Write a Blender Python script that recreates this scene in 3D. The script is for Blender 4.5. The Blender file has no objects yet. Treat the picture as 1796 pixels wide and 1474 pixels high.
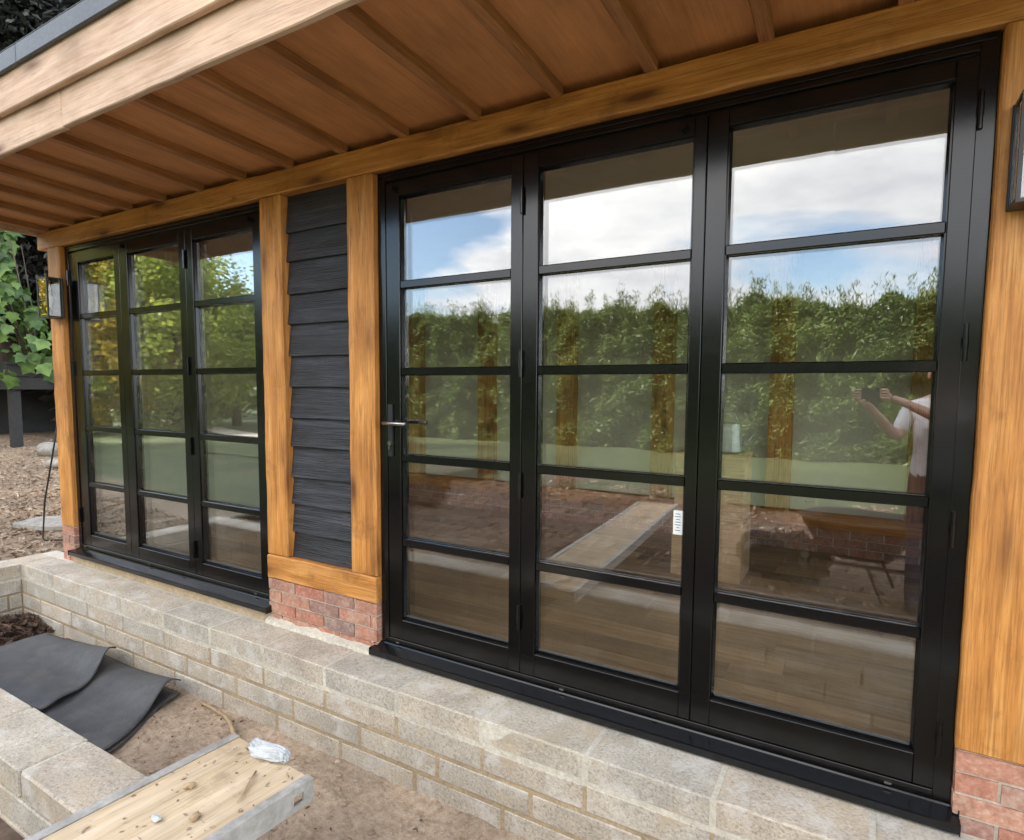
import bpy, bmesh, math, random
from mathutils import Vector, Matrix, noise, Euler
import numpy as np

random.seed(7)
rng = np.random.default_rng(7)
S = bpy.context.scene
COL = S.collection
R = math.radians

# ------------------------------------------------------------------ camera
cam_d = bpy.data.cameras.new('camera')
cam = bpy.data.objects.new('camera', cam_d)
COL.objects.link(cam)
cr = Vector((0.8625169, 0.50599002, 0.00621971))
cu = Vector((-0.04536942, 0.06508387, 0.99684788))
cf = Vector((-0.50399028, 0.86008034, -0.07909241))
CAM = Vector((2.05397708, -2.21423747, 1.27851417))
m = Matrix((cr, cu, -cf)).transposed().to_4x4()
m.translation = CAM
cam.matrix_world = m
cam_d.sensor_fit = 'HORIZONTAL'
cam_d.sensor_width = 36
cam_d.lens = 1049.63 / 1796 * 36
cam_d.shift_x = 0.00327
cam_d.shift_y = 0.01484
cam_d.clip_start = 0.004
cam_d.clip_end = 2000
S.camera = cam

# ------------------------------------------------------------------ light
SUN_EL, SUN_AZ = 38.0, 312.0     # direction the light comes from: compass angle, 0 = +Y, clockwise
SUN_STRENGTH = 4.6
SKY_STRENGTH = 0.135
S.view_settings.view_transform = 'Standard'
S.view_settings.look = 'None'
S.view_settings.gamma = 1
S.view_settings.use_curve_mapping = False
S.view_settings.exposure = 2.3
S.render.engine = 'CYCLES'
S.cycles.use_denoising = True
S.cycles.use_adaptive_sampling = True
S.cycles.adaptive_threshold = 0.02
S.cycles.max_bounces = 7
S.cycles.use_light_tree = False
S.cycles.transparent_max_bounces = 10
S.cycles.glossy_bounces = 4
S.cycles.diffuse_bounces = 3
S.cycles.sample_clamp_indirect = 6

W = bpy.data.worlds.new('World')
S.world = W
W.use_nodes = True
wt = W.node_tree
wt.nodes.clear()


def wn(t, **k):
    n = wt.nodes.new(t)
    for a, b in k.items():
        setattr(n, a, b)
    return n


w_out = wn('ShaderNodeOutputWorld')
w_bg = wn('ShaderNodeBackground')
w_bg.inputs['Strength'].default_value = SKY_STRENGTH
sky = wn('ShaderNodeTexSky', sky_type='NISHITA', sun_disc=False)
sky.sun_elevation = R(SUN_EL)
sky.sun_rotation = R(SUN_AZ)
sky.air_density = 1.0
sky.dust_density = 1.2
sky.ozone_density = 1.2
tc = wn('ShaderNodeTexCoord')
# clouds: noise over the direction, flattened towards the horizon as a real layer is
sep = wn('ShaderNodeSeparateXYZ')
wrot = wn('ShaderNodeMapping'); wrot.inputs['Rotation'].default_value = (0, 0, R(28))
wt.links.new(tc.outputs['Generated'], wrot.inputs[0])
wt.links.new(wrot.outputs[0], sep.inputs[0])
addz = wn('ShaderNodeMath', operation='ADD'); addz.inputs[1].default_value = 0.16
absz = wn('ShaderNodeMath', operation='ABSOLUTE')
wt.links.new(sep.outputs['Z'], absz.inputs[0])
wt.links.new(absz.outputs[0], addz.inputs[0])
dvx = wn('ShaderNodeMath', operation='DIVIDE'); dvy = wn('ShaderNodeMath', operation='DIVIDE')
wt.links.new(sep.outputs['X'], dvx.inputs[0]); wt.links.new(addz.outputs[0], dvx.inputs[1])
wt.links.new(sep.outputs['Y'], dvy.inputs[0]); wt.links.new(addz.outputs[0], dvy.inputs[1])
cmb = wn('ShaderNodeCombineXYZ')
wt.links.new(dvx.outputs[0], cmb.inputs['X']); wt.links.new(dvy.outputs[0], cmb.inputs['Y'])
cmb.inputs['Z'].default_value = 0.4
cn = wn('ShaderNodeTexNoise'); cn.inputs['Scale'].default_value = 0.62
cn.inputs['Detail'].default_value = 7; cn.inputs['Roughness'].default_value = 0.52
cn.inputs['Distortion'].default_value = 0.25
wt.links.new(cmb.outputs[0], cn.inputs['Vector'])
cramp = wn('ShaderNodeValToRGB')
cramp.color_ramp.elements[0].position = 0.43
cramp.color_ramp.elements[1].position = 0.50
wt.links.new(cn.outputs['Fac'], cramp.inputs[0])
cn2 = wn('ShaderNodeTexNoise'); cn2.inputs['Scale'].default_value = 1.5
cn2.inputs['Detail'].default_value = 5; cn2.inputs['Roughness'].default_value = 0.6
wt.links.new(cmb.outputs[0], cn2.inputs['Vector'])
cshade = wn('ShaderNodeValToRGB')
cshade.color_ramp.elements[0].position = 0.35; cshade.color_ramp.elements[0].color = (3.9, 4.0, 4.35, 1)
cshade.color_ramp.elements[1].position = 0.65; cshade.color_ramp.elements[1].color = (6.7, 6.6, 6.5, 1)
wt.links.new(cn2.outputs['Fac'], cshade.inputs[0])
mixc = wn('ShaderNodeMixRGB')
wt.links.new(cramp.outputs[0], mixc.inputs[0])
wt.links.new(sky.outputs[0], mixc.inputs[1])
wt.links.new(cshade.outputs[0], mixc.inputs[2])
wt.links.new(mixc.outputs[0], w_bg.inputs[0])
wt.links.new(w_bg.outputs[0], w_out.inputs[0])

sun_d = bpy.data.lights.new('sun', 'SUN')
sun_d.energy = SUN_STRENGTH
sun_d.angle = R(5)
sun_d.color = (1.0, 0.94, 0.85)
sun = bpy.data.objects.new('sun', sun_d)
COL.objects.link(sun)
sd = Vector((math.sin(R(SUN_AZ)) * math.cos(R(SUN_EL)), math.cos(R(SUN_AZ)) * math.cos(R(SUN_EL)), math.sin(R(SUN_EL))))
sun.rotation_euler = sd.to_track_quat('Z', 'Y').to_euler()
sun.location = sd * 30


# ------------------------------------------------------------------ materials
def newmat(name):
    M = bpy.data.materials.new(name)
    M.use_nodes = True
    nt = M.node_tree
    nt.nodes.clear()
    out = nt.nodes.new('ShaderNodeOutputMaterial')
    p = nt.nodes.new('ShaderNodeBsdfPrincipled')
    nt.links.new(p.outputs[0], out.inputs[0])
    return M, nt, p, out


def N(nt, t, ins=None, **k):
    n = nt.nodes.new(t)
    for a, b in k.items():
        setattr(n, a, b)
    for a, b in (ins or {}).items():
        if hasattr(b, 'is_output') or isinstance(b, bpy.types.NodeSocket):
            nt.links.new(b, n.inputs[a])
        else:
            n.inputs[a].default_value = b
    return n


def ramp(nt, fac, stops):
    n = nt.nodes.new('ShaderNodeValToRGB')
    cr_ = n.color_ramp
    while len(cr_.elements) < len(stops):
        cr_.elements.new(0.5)
    for e, (p_, c) in zip(cr_.elements, stops):
        e.position = p_
        e.color = (*c, 1) if len(c) == 3 else c
    nt.links.new(fac, n.inputs[0])
    return n.outputs[0]


def coords(nt, scale=(1, 1, 1), rand=True, world=False):
    """object coordinates, shifted by a random amount for every object"""
    t = nt.nodes.new('ShaderNodeTexCoord')
    src = t.outputs['Object']
    if world:
        src = N(nt, 'ShaderNodeNewGeometry').outputs['Position']
    mp = N(nt, 'ShaderNodeMapping', {'Vector': src, 'Scale': scale})
    if rand and not world:
        oi = nt.nodes.new('ShaderNodeObjectInfo')
        mu = N(nt, 'ShaderNodeMath', {0: oi.outputs['Random'], 1: 57.0}, operation='MULTIPLY')
        nt.links.new(mu.outputs[0], mp.inputs['Location'])
    return mp.outputs[0]


def mul(nt, a, b, fac=1.0):
    n = N(nt, 'ShaderNodeMixRGB', {0: fac, 1: a, 2: b}, blend_type='MULTIPLY')
    return n.outputs[0]


def mixcol(nt, fac, a, b):
    n = nt.nodes.new('ShaderNodeMixRGB')
    for i, v in ((0, fac), (1, a), (2, b)):
        if isinstance(v, bpy.types.NodeSocket):
            nt.links.new(v, n.inputs[i])
        elif isinstance(v, tuple):
            n.inputs[i].default_value = (*v, 1)
        else:
            n.inputs[i].default_value = v
    return n.outputs[0]


def wood(name, axis, dark, mid, light, rough=0.65, knots=True, bump=0.25, fine=1.0, stain=0.0, checks=0.0, tint=None, grain=0.8):
    M, nt, p, out = newmat(name)
    ai = 'xyz'.index(axis)

    def sc(across, along):
        q = [across] * 3
        q[ai] = along
        return tuple(q)
    n1 = N(nt, 'ShaderNodeTexNoise', {'Vector': coords(nt, sc(26, 1.5)), 'Scale': 1.0, 'Detail': 8, 'Roughness': 0.68, 'Distortion': 0.9})
    n2 = N(nt, 'ShaderNodeTexNoise', {'Vector': coords(nt, sc(190, 5)), 'Scale': fine, 'Detail': 3, 'Roughness': 0.6})
    col = ramp(nt, n1.outputs['Fac'], [(0.28, dark), (0.5, mid), (0.72, light)])
    g = ramp(nt, n2.outputs['Fac'], [(0.34, (0.62, 0.56, 0.50)), (0.56, (1.06, 1.04, 1.02))])
    col = mul(nt, col, g, grain)
    # broad tonal drift along the timber
    n3 = N(nt, 'ShaderNodeTexNoise', {'Vector': coords(nt, sc(5, 2.0)), 'Scale': 1.0, 'Detail': 5, 'Roughness': 0.62})
    d = ramp(nt, n3.outputs['Fac'], [(0.3, (0.70, 0.65, 0.58)), (0.52, (1.0, 1.0, 1.0)), (0.72, (1.22, 1.20, 1.18))])
    col = mul(nt, col, d, 0.9)
    if tint:
        oi = N(nt, 'ShaderNodeObjectInfo')
        col = mul(nt, col, ramp(nt, oi.outputs['Random'], tint), 1.0)
    if knots:
        vk = coords(nt, sc(5.5, 1.5))
        nd = N(nt, 'ShaderNodeTexNoise', {'Vector': vk, 'Scale': 3.0, 'Detail': 3})
        vm = N(nt, 'ShaderNodeMixRGB', {0: 0.12, 1: vk, 2: nd.outputs['Color']}, blend_type='ADD')
        vo = N(nt, 'ShaderNodeTexVoronoi', {'Vector': vm.outputs[0], 'Scale': 1.3, 'Randomness': 1.0})
        kf = ramp(nt, vo.outputs['Distance'], [(0.07, (1, 1, 1)), (0.13, (0.62, 0.62, 0.62)), (0.20, (0.25, 0.25, 0.25)), (0.36, (0, 0, 0))])
        col = mixcol(nt, kf, col, (dark[0] * 0.38, dark[1] * 0.32, dark[2] * 0.32))
    if checks:
        nc = N(nt, 'ShaderNodeTexNoise', {'Vector': coords(nt, sc(34, 0.9)), 'Scale': 1.0, 'Detail': 4, 'Roughness': 0.5, 'Distortion': 0.3})
        cf_ = ramp(nt, nc.outputs['Fac'], [(0.482, (0, 0, 0)), (0.497, (1, 1, 1)), (0.503, (1, 1, 1)), (0.518, (0, 0, 0))])
        ng = N(nt, 'ShaderNodeTexNoise', {'Vector': coords(nt, sc(9, 1.4)), 'Scale': 1.0, 'Detail': 2})
        gf = ramp(nt, ng.outputs['Fac'], [(0.52, (0, 0, 0)), (0.60, (checks, checks, checks))])
        cm = mul(nt, cf_, gf, 1.0)
        col = mixcol(nt, cm, col, (dark[0] * 0.25, dark[1] * 0.22, dark[2] * 0.22))
    if stain:
        ns = N(nt, 'ShaderNodeTexNoise', {'Vector': coords(nt, (3.4, 3.4, 3.4)), 'Scale': 1.3, 'Detail': 6, 'Roughness': 0.7})
        sf = ramp(nt, ns.outputs['Fac'], [(0.56, (0, 0, 0)), (0.72, (stain, stain, stain))])
        col = mixcol(nt, sf, col, (dark[0] * 0.45, dark[1] * 0.42, dark[2] * 0.42))
    nt.links.new(col, p.inputs['Base Color'])
    p.inputs['Roughness'].default_value = rough
    ad = N(nt, 'ShaderNodeMath', {0: n1.outputs['Fac'], 1: n2.outputs['Fac']}, operation='ADD')
    b = N(nt, 'ShaderNodeBump', {'Strength': bump, 'Distance': 0.006, 'Height': ad.outputs[0]})
    nt.links.new(b.outputs[0], p.inputs['Normal'])
    return M


OAK = {a: wood('oak_' + a, a, (0.37, 0.145, 0.030), (0.55, 0.24, 0.053), (0.68, 0.36, 0.115), rough=0.58, stain=0.6, checks=0.8, bump=0.35, grain=0.68) for a in 'xyz'}
OAK_PALE = wood('weathered_oak', 'x', (0.42, 0.265, 0.175), (0.57, 0.40, 0.285), (0.63, 0.48, 0.365), rough=0.75, stain=0.15, checks=0.3, grain=0.28, bump=0.15)
OAK_PALE_Z = wood('weathered_oak_upright', 'z', (0.42, 0.265, 0.175), (0.57, 0.40, 0.285), (0.63, 0.48, 0.365), rough=0.75, stain=0.15, checks=0.3, grain=0.28, bump=0.15)
SOFFIT = wood('soffit_ply', 'y', (0.46, 0.195, 0.064), (0.53, 0.235, 0.083), (0.58, 0.27, 0.102), rough=0.7, knots=False, bump=0.08, grain=0.25)
RAFTER = wood('rafter_softwood', 'y', (0.28, 0.118, 0.042), (0.37, 0.165, 0.060), (0.43, 0.205, 0.080), rough=0.7, knots=False)
CHAR = wood('black_stained_board', 'x', (0.009, 0.0105, 0.0145), (0.024, 0.0275, 0.036), (0.062, 0.069, 0.086), rough=0.5, knots=False, bump=0.9, checks=0.7)
DECKBLACK = wood('black_deck_timber', 'x', (0.008, 0.008, 0.009), (0.016, 0.016, 0.018), (0.03, 0.03, 0.032), rough=0.6, knots=False)
FLOORW = wood('floor_plank', 'x', (0.22, 0.14, 0.08), (0.33, 0.225, 0.13), (0.46, 0.335, 0.215), rough=0.45, knots=False, bump=0.08, tint=[(0.0, (0.62, 0.6, 0.58)), (0.5, (1.0, 1.0, 1.0)), (1.0, (1.35, 1.33, 1.28))])
PLYDECK = wood('dirty_ply', 'y', (0.44, 0.325, 0.19), (0.57, 0.445, 0.29), (0.64, 0.53, 0.38), rough=0.85, knots=False, bump=0.2, stain=0.55, checks=0.25, grain=0.3)
BARK = wood('bark', 'z', (0.05, 0.035, 0.025), (0.10, 0.075, 0.055), (0.16, 0.12, 0.09), rough=0.9, knots=False, bump=0.8)
CARD = wood('cardboard', 'x', (0.50, 0.33, 0.17), (0.58, 0.40, 0.22), (0.62, 0.44, 0.26), rough=0.8, knots=False, bump=0.05)


def grit(name, stops, scale=60, rough=0.9, bump=0.4, dist=0.004, big=3.0, bigmul=(0.75, 1.1), detail=6, world=False, tint=None, spots=None, metallic=0.0, smear=None, smear2=None):
    M, nt, p, out = newmat(name)
    v = coords(nt, (1, 1, 1), world=world)
    n1 = N(nt, 'ShaderNodeTexNoise', {'Vector': v, 'Scale': scale, 'Detail': detail, 'Roughness': 0.65})
    col = ramp(nt, n1.outputs['Fac'], stops)
    n2 = N(nt, 'ShaderNodeTexNoise', {'Vector': v, 'Scale': big, 'Detail': 4, 'Roughness': 0.6})
    b0, b1 = bigmul
    d = ramp(nt, n2.outputs['Fac'], [(0.32, (b0, b0, b0)), (0.68, (b1, b1, b1))])
    col = mul(nt, col, d, 1.0)
    if tint:
        oi = N(nt, 'ShaderNodeObjectInfo')
        t = ramp(nt, oi.outputs['Random'], tint)
        col = mul(nt, col, t, 1.0)
    if spots:
        vo = N(nt, 'ShaderNodeTexVoronoi', {'Vector': v, 'Scale': spots[0]})
        sf = ramp(nt, vo.outputs['Distance'], [(spots[1], (1, 1, 1)), (spots[1] + 0.08, (0, 0, 0))])
        col = mixcol(nt, sf, col, spots[2])
    if smear:
        g_ = N(nt, 'ShaderNodeNewGeometry')
        ns = N(nt, 'ShaderNodeTexNoise', {'Vector': g_.outputs['Position'], 'Scale': smear[0], 'Detail': 6, 'Roughness': 0.7})
        sf = ramp(nt, ns.outputs['Fac'], [(smear[1], (0, 0, 0)), (smear[1] + 0.1, (smear[2],) * 3)])
        col = mixcol(nt, sf, col, smear[3])
    if smear2:
        ns = N(nt, 'ShaderNodeTexNoise', {'Vector': v, 'Scale': smear2[0], 'Detail': 6, 'Roughness': 0.7})
        sf = ramp(nt, ns.outputs['Fac'], [(smear2[1], (0, 0, 0)), (smear2[1] + 0.1, (smear2[2],) * 3)])
        col = mixcol(nt, sf, col, smear2[3])
    nt.links.new(col, p.inputs['Base Color'])
    p.inputs['Roughness'].default_value = rough
    p.inputs['Metallic'].default_value = metallic
    b = N(nt, 'ShaderNodeBump', {'Strength': bump, 'Distance': dist, 'Height': n1.outputs['Fac']})
    nt.links.new(b.outputs[0], p.inputs['Normal'])
    return M


BLOCK = grit('concrete_block', [(0.28, (0.24, 0.21, 0.168)), (0.45, (0.44, 0.40, 0.335)), (0.62, (0.53, 0.485, 0.405)), (0.75, (0.62, 0.575, 0.49))],
             scale=95, bump=0.75, dist=0.006, big=5, bigmul=(0.78, 1.1), detail=4,
             tint=[(0.0, (0.96, 0.96, 0.96)), (0.35, (1.05, 1.02, 0.97)), (0.7, (1.06, 0.99, 0.93)), (1.0, (0.94, 0.96, 0.95))],
             smear=(5.0, 0.54, 0.6, (0.46, 0.37, 0.25)), smear2=(6.0, 0.53, 0.65, (0.60, 0.575, 0.52)))
MORTAR = grit('pale_mortar', [(0.3, (0.44, 0.40, 0.32)), (0.6, (0.62, 0.58, 0.48)), (0.8, (0.70, 0.66, 0.56))], scale=70, bump=0.5, big=6, bigmul=(0.8, 1.08))
MORTAR_TAN = grit('tan_mortar', [(0.3, (0.32, 0.235, 0.14)), (0.6, (0.46, 0.36, 0.23)), (0.8, (0.53, 0.43, 0.29))], scale=70, bump=0.5, big=6, bigmul=(0.75, 1.08))
BRICK = grit('red_brick', [(0.3, (0.30, 0.13, 0.092)), (0.52, (0.41, 0.20, 0.14)), (0.72, (0.49, 0.33, 0.26))], scale=55, bump=0.5, big=14, bigmul=(0.8, 1.15), smear2=(9.0, 0.54, 0.6, (0.48, 0.36, 0.27)),
             tint=[(0.0, (0.62, 0.85, 1.05)), (0.12, (1.0, 0.95, 0.9)), (0.5, (1.12, 1.2, 1.15)), (0.85, (1.0, 0.85, 0.8)), (1.0, (0.9, 1.05, 1.1))])
SOIL = grit('dry_soil', [(0.3, (0.29, 0.20, 0.13)), (0.46, (0.45, 0.33, 0.225)), (0.60, (0.54, 0.415, 0.295)), (0.76, (0.60, 0.49, 0.37))], scale=34, bump=1.0, dist=0.018, big=2.4, bigmul=(0.68, 1.15), detail=12, world=True, spots=(70, 0.10, (0.58, 0.50, 0.40)))
SOIL_DARK = grit('garden_soil', [(0.3, (0.07, 0.045, 0.03)), (0.5, (0.14, 0.09, 0.06)), (0.7, (0.21, 0.145, 0.095))], scale=14, bump=0.8, dist=0.02, big=0.9, bigmul=(0.6, 1.2), detail=9, world=True)
CHIPGROUND = grit('chip_litter_ground', [(0.3, (0.13, 0.095, 0.065)), (0.48, (0.29, 0.22, 0.155)), (0.64, (0.44, 0.35, 0.26)), (0.78, (0.6, 0.52, 0.42))], scale=22, bump=0.8, dist=0.02, big=1.2, bigmul=(0.65, 1.15), detail=9, world=True)
def mix_ground(name, A, B):
    M, nt, p, out = newmat(name)
    nt.nodes.remove(p)
    # reuse the two grounds as groups of nodes: grass takes over away from the building
    def cols(stops, scale):
        g_ = N(nt, 'ShaderNodeNewGeometry')
        n_ = N(nt, 'ShaderNodeTexNoise', {'Vector': g_.outputs['Position'], 'Scale': scale, 'Detail': 10, 'Roughness': 0.66})
        return ramp(nt, n_.outputs['Fac'], stops), n_
    ca, na = cols(A, 22)
    cb, nb = cols(B, 9)
    g_ = N(nt, 'ShaderNodeNewGeometry')
    sp = N(nt, 'ShaderNodeSeparateXYZ', {0: g_.outputs['Position']})
    nw = N(nt, 'ShaderNodeTexNoise', {'Vector': g_.outputs['Position'], 'Scale': 0.8, 'Detail': 6})
    ad = N(nt, 'ShaderNodeMath', {0: sp.outputs['Y'], 1: nw.outputs['Fac']}, operation='ADD')
    mr = N(nt, 'ShaderNodeMapRange', {'Value': ad.outputs[0], 'From Min': -1.6, 'From Max': -0.9, 'To Min': 1.0, 'To Max': 0.0})
    big = N(nt, 'ShaderNodeTexNoise', {'Vector': g_.outputs['Position'], 'Scale': 1.2, 'Detail': 4})
    bm_ = ramp(nt, big.outputs['Fac'], [(0.32, (0.68, 0.68, 0.68)), (0.68, (1.15, 1.15, 1.15))])
    col = mul(nt, mixcol(nt, mr.outputs[0], ca, cb), bm_, 1.0)
    p2 = N(nt, 'ShaderNodeBsdfPrincipled', {'Base Color': col, 'Roughness': 0.9})
    b = N(nt, 'ShaderNodeBump', {'Strength': 0.9, 'Distance': 0.02, 'Height': na.outputs['Fac']})
    nt.links.new(b.outputs[0], p2.inputs['Normal'])
    nt.links.new(p2.outputs[0], out.inputs[0])
    return M


BANKM = mix_ground('bank_ground', [(0.3, (0.12, 0.08, 0.05)), (0.48, (0.26, 0.185, 0.12)), (0.64, (0.39, 0.30, 0.205)), (0.78, (0.55, 0.46, 0.35))], [(0.3, (0.03, 0.046, 0.014)), (0.5, (0.062, 0.085, 0.027)), (0.72, (0.11, 0.135, 0.05))])
LAWN = grit('lawn_grass', [(0.3, (0.03, 0.046, 0.014)), (0.5, (0.062, 0.085, 0.027)), (0.72, (0.11, 0.135, 0.05))], scale=9, bump=0.8, dist=0.03, big=0.35, bigmul=(0.7, 1.25), detail=10, world=True)
PATHM = grit('pale_gravel', [(0.3, (0.38, 0.34, 0.27)), (0.6, (0.55, 0.50, 0.42)), (0.8, (0.66, 0.62, 0.54))], scale=30, bump=0.5, world=True)
RUBBER = grit('black_rubber', [(0.3, (0.062, 0.063, 0.064)), (0.7, (0.098, 0.099, 0.100))], scale=130, rough=0.62, bump=0.3, dist=0.002, big=4, bigmul=(0.7, 1.25), smear2=(6.0, 0.52, 0.5, (0.13, 0.12, 0.105)))
RUBBER_EDGE = grit('roof_edge_membrane', [(0.3, (0.050, 0.056, 0.063)), (0.7, (0.085, 0.094, 0.105))], scale=90, rough=0.5, bump=0.2, dist=0.002, big=3, bigmul=(0.8, 1.15))
CLOD = grit('soil_clod', [(0.3, (0.26, 0.175, 0.11)), (0.5, (0.40, 0.29, 0.195)), (0.7, (0.52, 0.42, 0.32))], scale=14, bump=0.5, big=9, bigmul=(0.65, 1.2))
STONE = grit('grey_stone', [(0.3, (0.2, 0.185, 0.16)), (0.6, (0.36, 0.335, 0.29)), (0.8, (0.45, 0.42, 0.37))], scale=20, bump=0.5, big=4)
ALU = grit('scuffed_aluminium', [(0.3, (0.36, 0.345, 0.31)), (0.7, (0.54, 0.52, 0.475))], scale=40, rough=0.55, bump=0.12, dist=0.002, metallic=0.3, big=8, bigmul=(0.7, 1.1))
PLASTER = grit('white_plaster', [(0.3, (0.46, 0.475, 0.465)), (0.7, (0.62, 0.63, 0.62))], scale=30, rough=0.6, bump=0.5, dist=0.006, big=9, bigmul=(0.8, 1.05))
WALLPAINT = grit('cream_plaster', [(0.3, (0.56, 0.545, 0.45)), (0.7, (0.62, 0.60, 0.50))], scale=8, bump=0.05, big=1.2, bigmul=(0.95, 1.03))
CEIL = grit('ceiling_paint', [(0.3, (0.62, 0.60, 0.56)), (0.7, (0.66, 0.64, 0.60))], scale=8, bump=0.03, big=1.2, bigmul=(0.95, 1.03))
DEADLEAF = grit('dead_leaf', [(0.3, (0.045, 0.026, 0.018)), (0.5, (0.10, 0.058, 0.038)), (0.72, (0.20, 0.125, 0.08))], scale=9, bump=0.2, big=2, bigmul=(0.6, 1.3), world=True)
CHIP = grit('wood_chip', [(0.3, (0.12, 0.075, 0.045)), (0.48, (0.29, 0.20, 0.13)), (0.66, (0.58, 0.47, 0.35))], scale=9, bump=0.2, big=2.5, bigmul=(0.6, 1.25), world=True)
TWIG = grit('pale_twig', [(0.3, (0.34, 0.23, 0.13)), (0.7, (0.52, 0.38, 0.23))], scale=30, bump=0.3)
GALV = grit('galvanised_steel', [(0.3, (0.45, 0.48, 0.47)), (0.7, (0.62, 0.66, 0.64))], scale=14, rough=0.42, bump=0.08, metallic=0.55)
SHIRT = grit('white_cotton', [(0.3, (0.70, 0.69, 0.72)), (0.7, (0.80, 0.79, 0.81))], scale=60, bump=0.15, big=9, bigmul=(0.9, 1.04))
SKIN = grit('skin', [(0.3, (0.50, 0.29, 0.20)), (0.7, (0.60, 0.37, 0.27))], scale=30, rough=0.5, bump=0.08, big=6, bigmul=(0.92, 1.05))
DENIM = grit('dark_denim', [(0.3, (0.025, 0.032, 0.055)), (0.7, (0.05, 0.062, 0.095))], scale=140, bump=0.2, big=6)
HAIR = grit('brown_hair', [(0.3, (0.02, 0.013, 0.009)), (0.7, (0.07, 0.045, 0.03))], scale=90, bump=0.5)


def plain(name, base, rough=0.5, metallic=0.0, bump=0.0, bscale=60, spec=0.5, wear=0.0, rvar=1.0):
    M, nt, p, out = newmat(name)
    v = coords(nt)
    n = N(nt, 'ShaderNodeTexNoise', {'Vector': v, 'Scale': bscale, 'Detail': 5})
    lo = tuple(c * (1 - wear) for c in base)
    hi = tuple(c * (1 + wear) for c in base)
    col = ramp(nt, n.outputs['Fac'], [(0.35, lo), (0.65, hi)])
    nt.links.new(col, p.inputs['Base Color'])
    n2 = N(nt, 'ShaderNodeTexNoise', {'Vector': v, 'Scale': 5.0, 'Detail': 6, 'Roughness': 0.7})
    rr = N(nt, 'ShaderNodeMapRange', {'Value': n2.outputs['Fac'], 'From Min': 0.3, 'From Max': 0.7, 'To Min': max(rough - 0.07 * rvar, 0.02), 'To Max': rough + 0.1 * rvar})
    nt.links.new(rr.outputs[0], p.inputs['Roughness'])
    p.inputs['Metallic'].default_value = metallic
    p.inputs['Specular IOR Level'].default_value = spec
    if bump:
        b = N(nt, 'ShaderNodeBump', {'Strength': bump, 'Distance': 0.002, 'Height': n.outputs['Fac']})
        nt.links.new(b.outputs[0], p.inputs['Normal'])
    return M


BLACKALU = plain('black_powder_coat', (0.0026, 0.0027, 0.0029), rough=0.17, wear=0.1, spec=0.5, rvar=0.35)
SILLBLACK = plain('black_sill_coat', (0.005, 0.006, 0.0075), rough=0.17, wear=0.2, rvar=0.5)
BEADGREY = plain('grey_glazing_bead', (0.05, 0.052, 0.055), rough=0.35, wear=0.15)
GASKET = plain('rubber_gasket', (0.006, 0.006, 0.006), rough=0.6)
CHROME = plain('satin_chrome', (0.36, 0.36, 0.37), rough=0.22, metallic=1.0)
PHONE = plain('phone_body', (0.02, 0.02, 0.025), rough=0.2)
LANTERN = plain('lantern_black_metal', (0.018, 0.019, 0.02), rough=0.38, bump=0.05)
STEELROD = plain('dark_steel', (0.03, 0.03, 0.032), rough=0.5, metallic=0.5)
LABELW = plain('white_label', (0.75, 0.77, 0.78), rough=0.5)
PRINT = plain('printed_ink', (0.06, 0.06, 0.065), rough=0.6)
BARROW = plain('black_plastic_tray', (0.015, 0.015, 0.016), rough=0.35)
TYRE = plain('tyre_rubber', (0.02, 0.02, 0.02), rough=0.8)
BULB = plain('frosted_bulb', (0.7, 0.7, 0.68), rough=0.4)
TAPE = plain('parcel_tape', (0.30, 0.20, 0.10), rough=0.3)


def glass(name, r0, tint=(0.93, 0.96, 0.93), rough=0.0, wob=0.0):
    M, nt, p, out = newmat(name)
    nt.nodes.remove(p)
    lw = N(nt, 'ShaderNodeLayerWeight', {'Blend': 0.5})
    pw = N(nt, 'ShaderNodeMath', {0: lw.outputs['Facing'], 1: 2.4}, operation='POWER')
    fr = N(nt, 'ShaderNodeMapRange', {'Value': pw.outputs[0], 'To Min': r0, 'To Max': 1.0})
    tr = N(nt, 'ShaderNodeBsdfTransparent', {'Color': (*tint, 1)})
    gl = N(nt, 'ShaderNodeBsdfGlossy', {'Color': (0.97, 0.985, 1.0, 1), 'Roughness': rough})
    mx = N(nt, 'ShaderNodeMixShader', {0: fr.outputs[0], 1: tr.outputs[0], 2: gl.outputs[0]})
    nt.links.new(mx.outputs[0], out.inputs[0])
    if wob:
        v = coords(nt)
        n = N(nt, 'ShaderNodeTexNoise', {'Vector': v, 'Scale': 2.4, 'Detail': 1})
        b = N(nt, 'ShaderNodeBump', {'Strength': 1.0, 'Distance': wob, 'Height': n.outputs['Fac']})
        nt.links.new(b.outputs[0], gl.inputs['Normal'])
    return M


PANE = glass('coated_double_glazing', 0.13, tint=(0.985, 0.99, 0.975), wob=0.0006)
LGLASS = glass('lantern_glass', 0.10, tint=(0.9, 0.92, 0.9))


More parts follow.
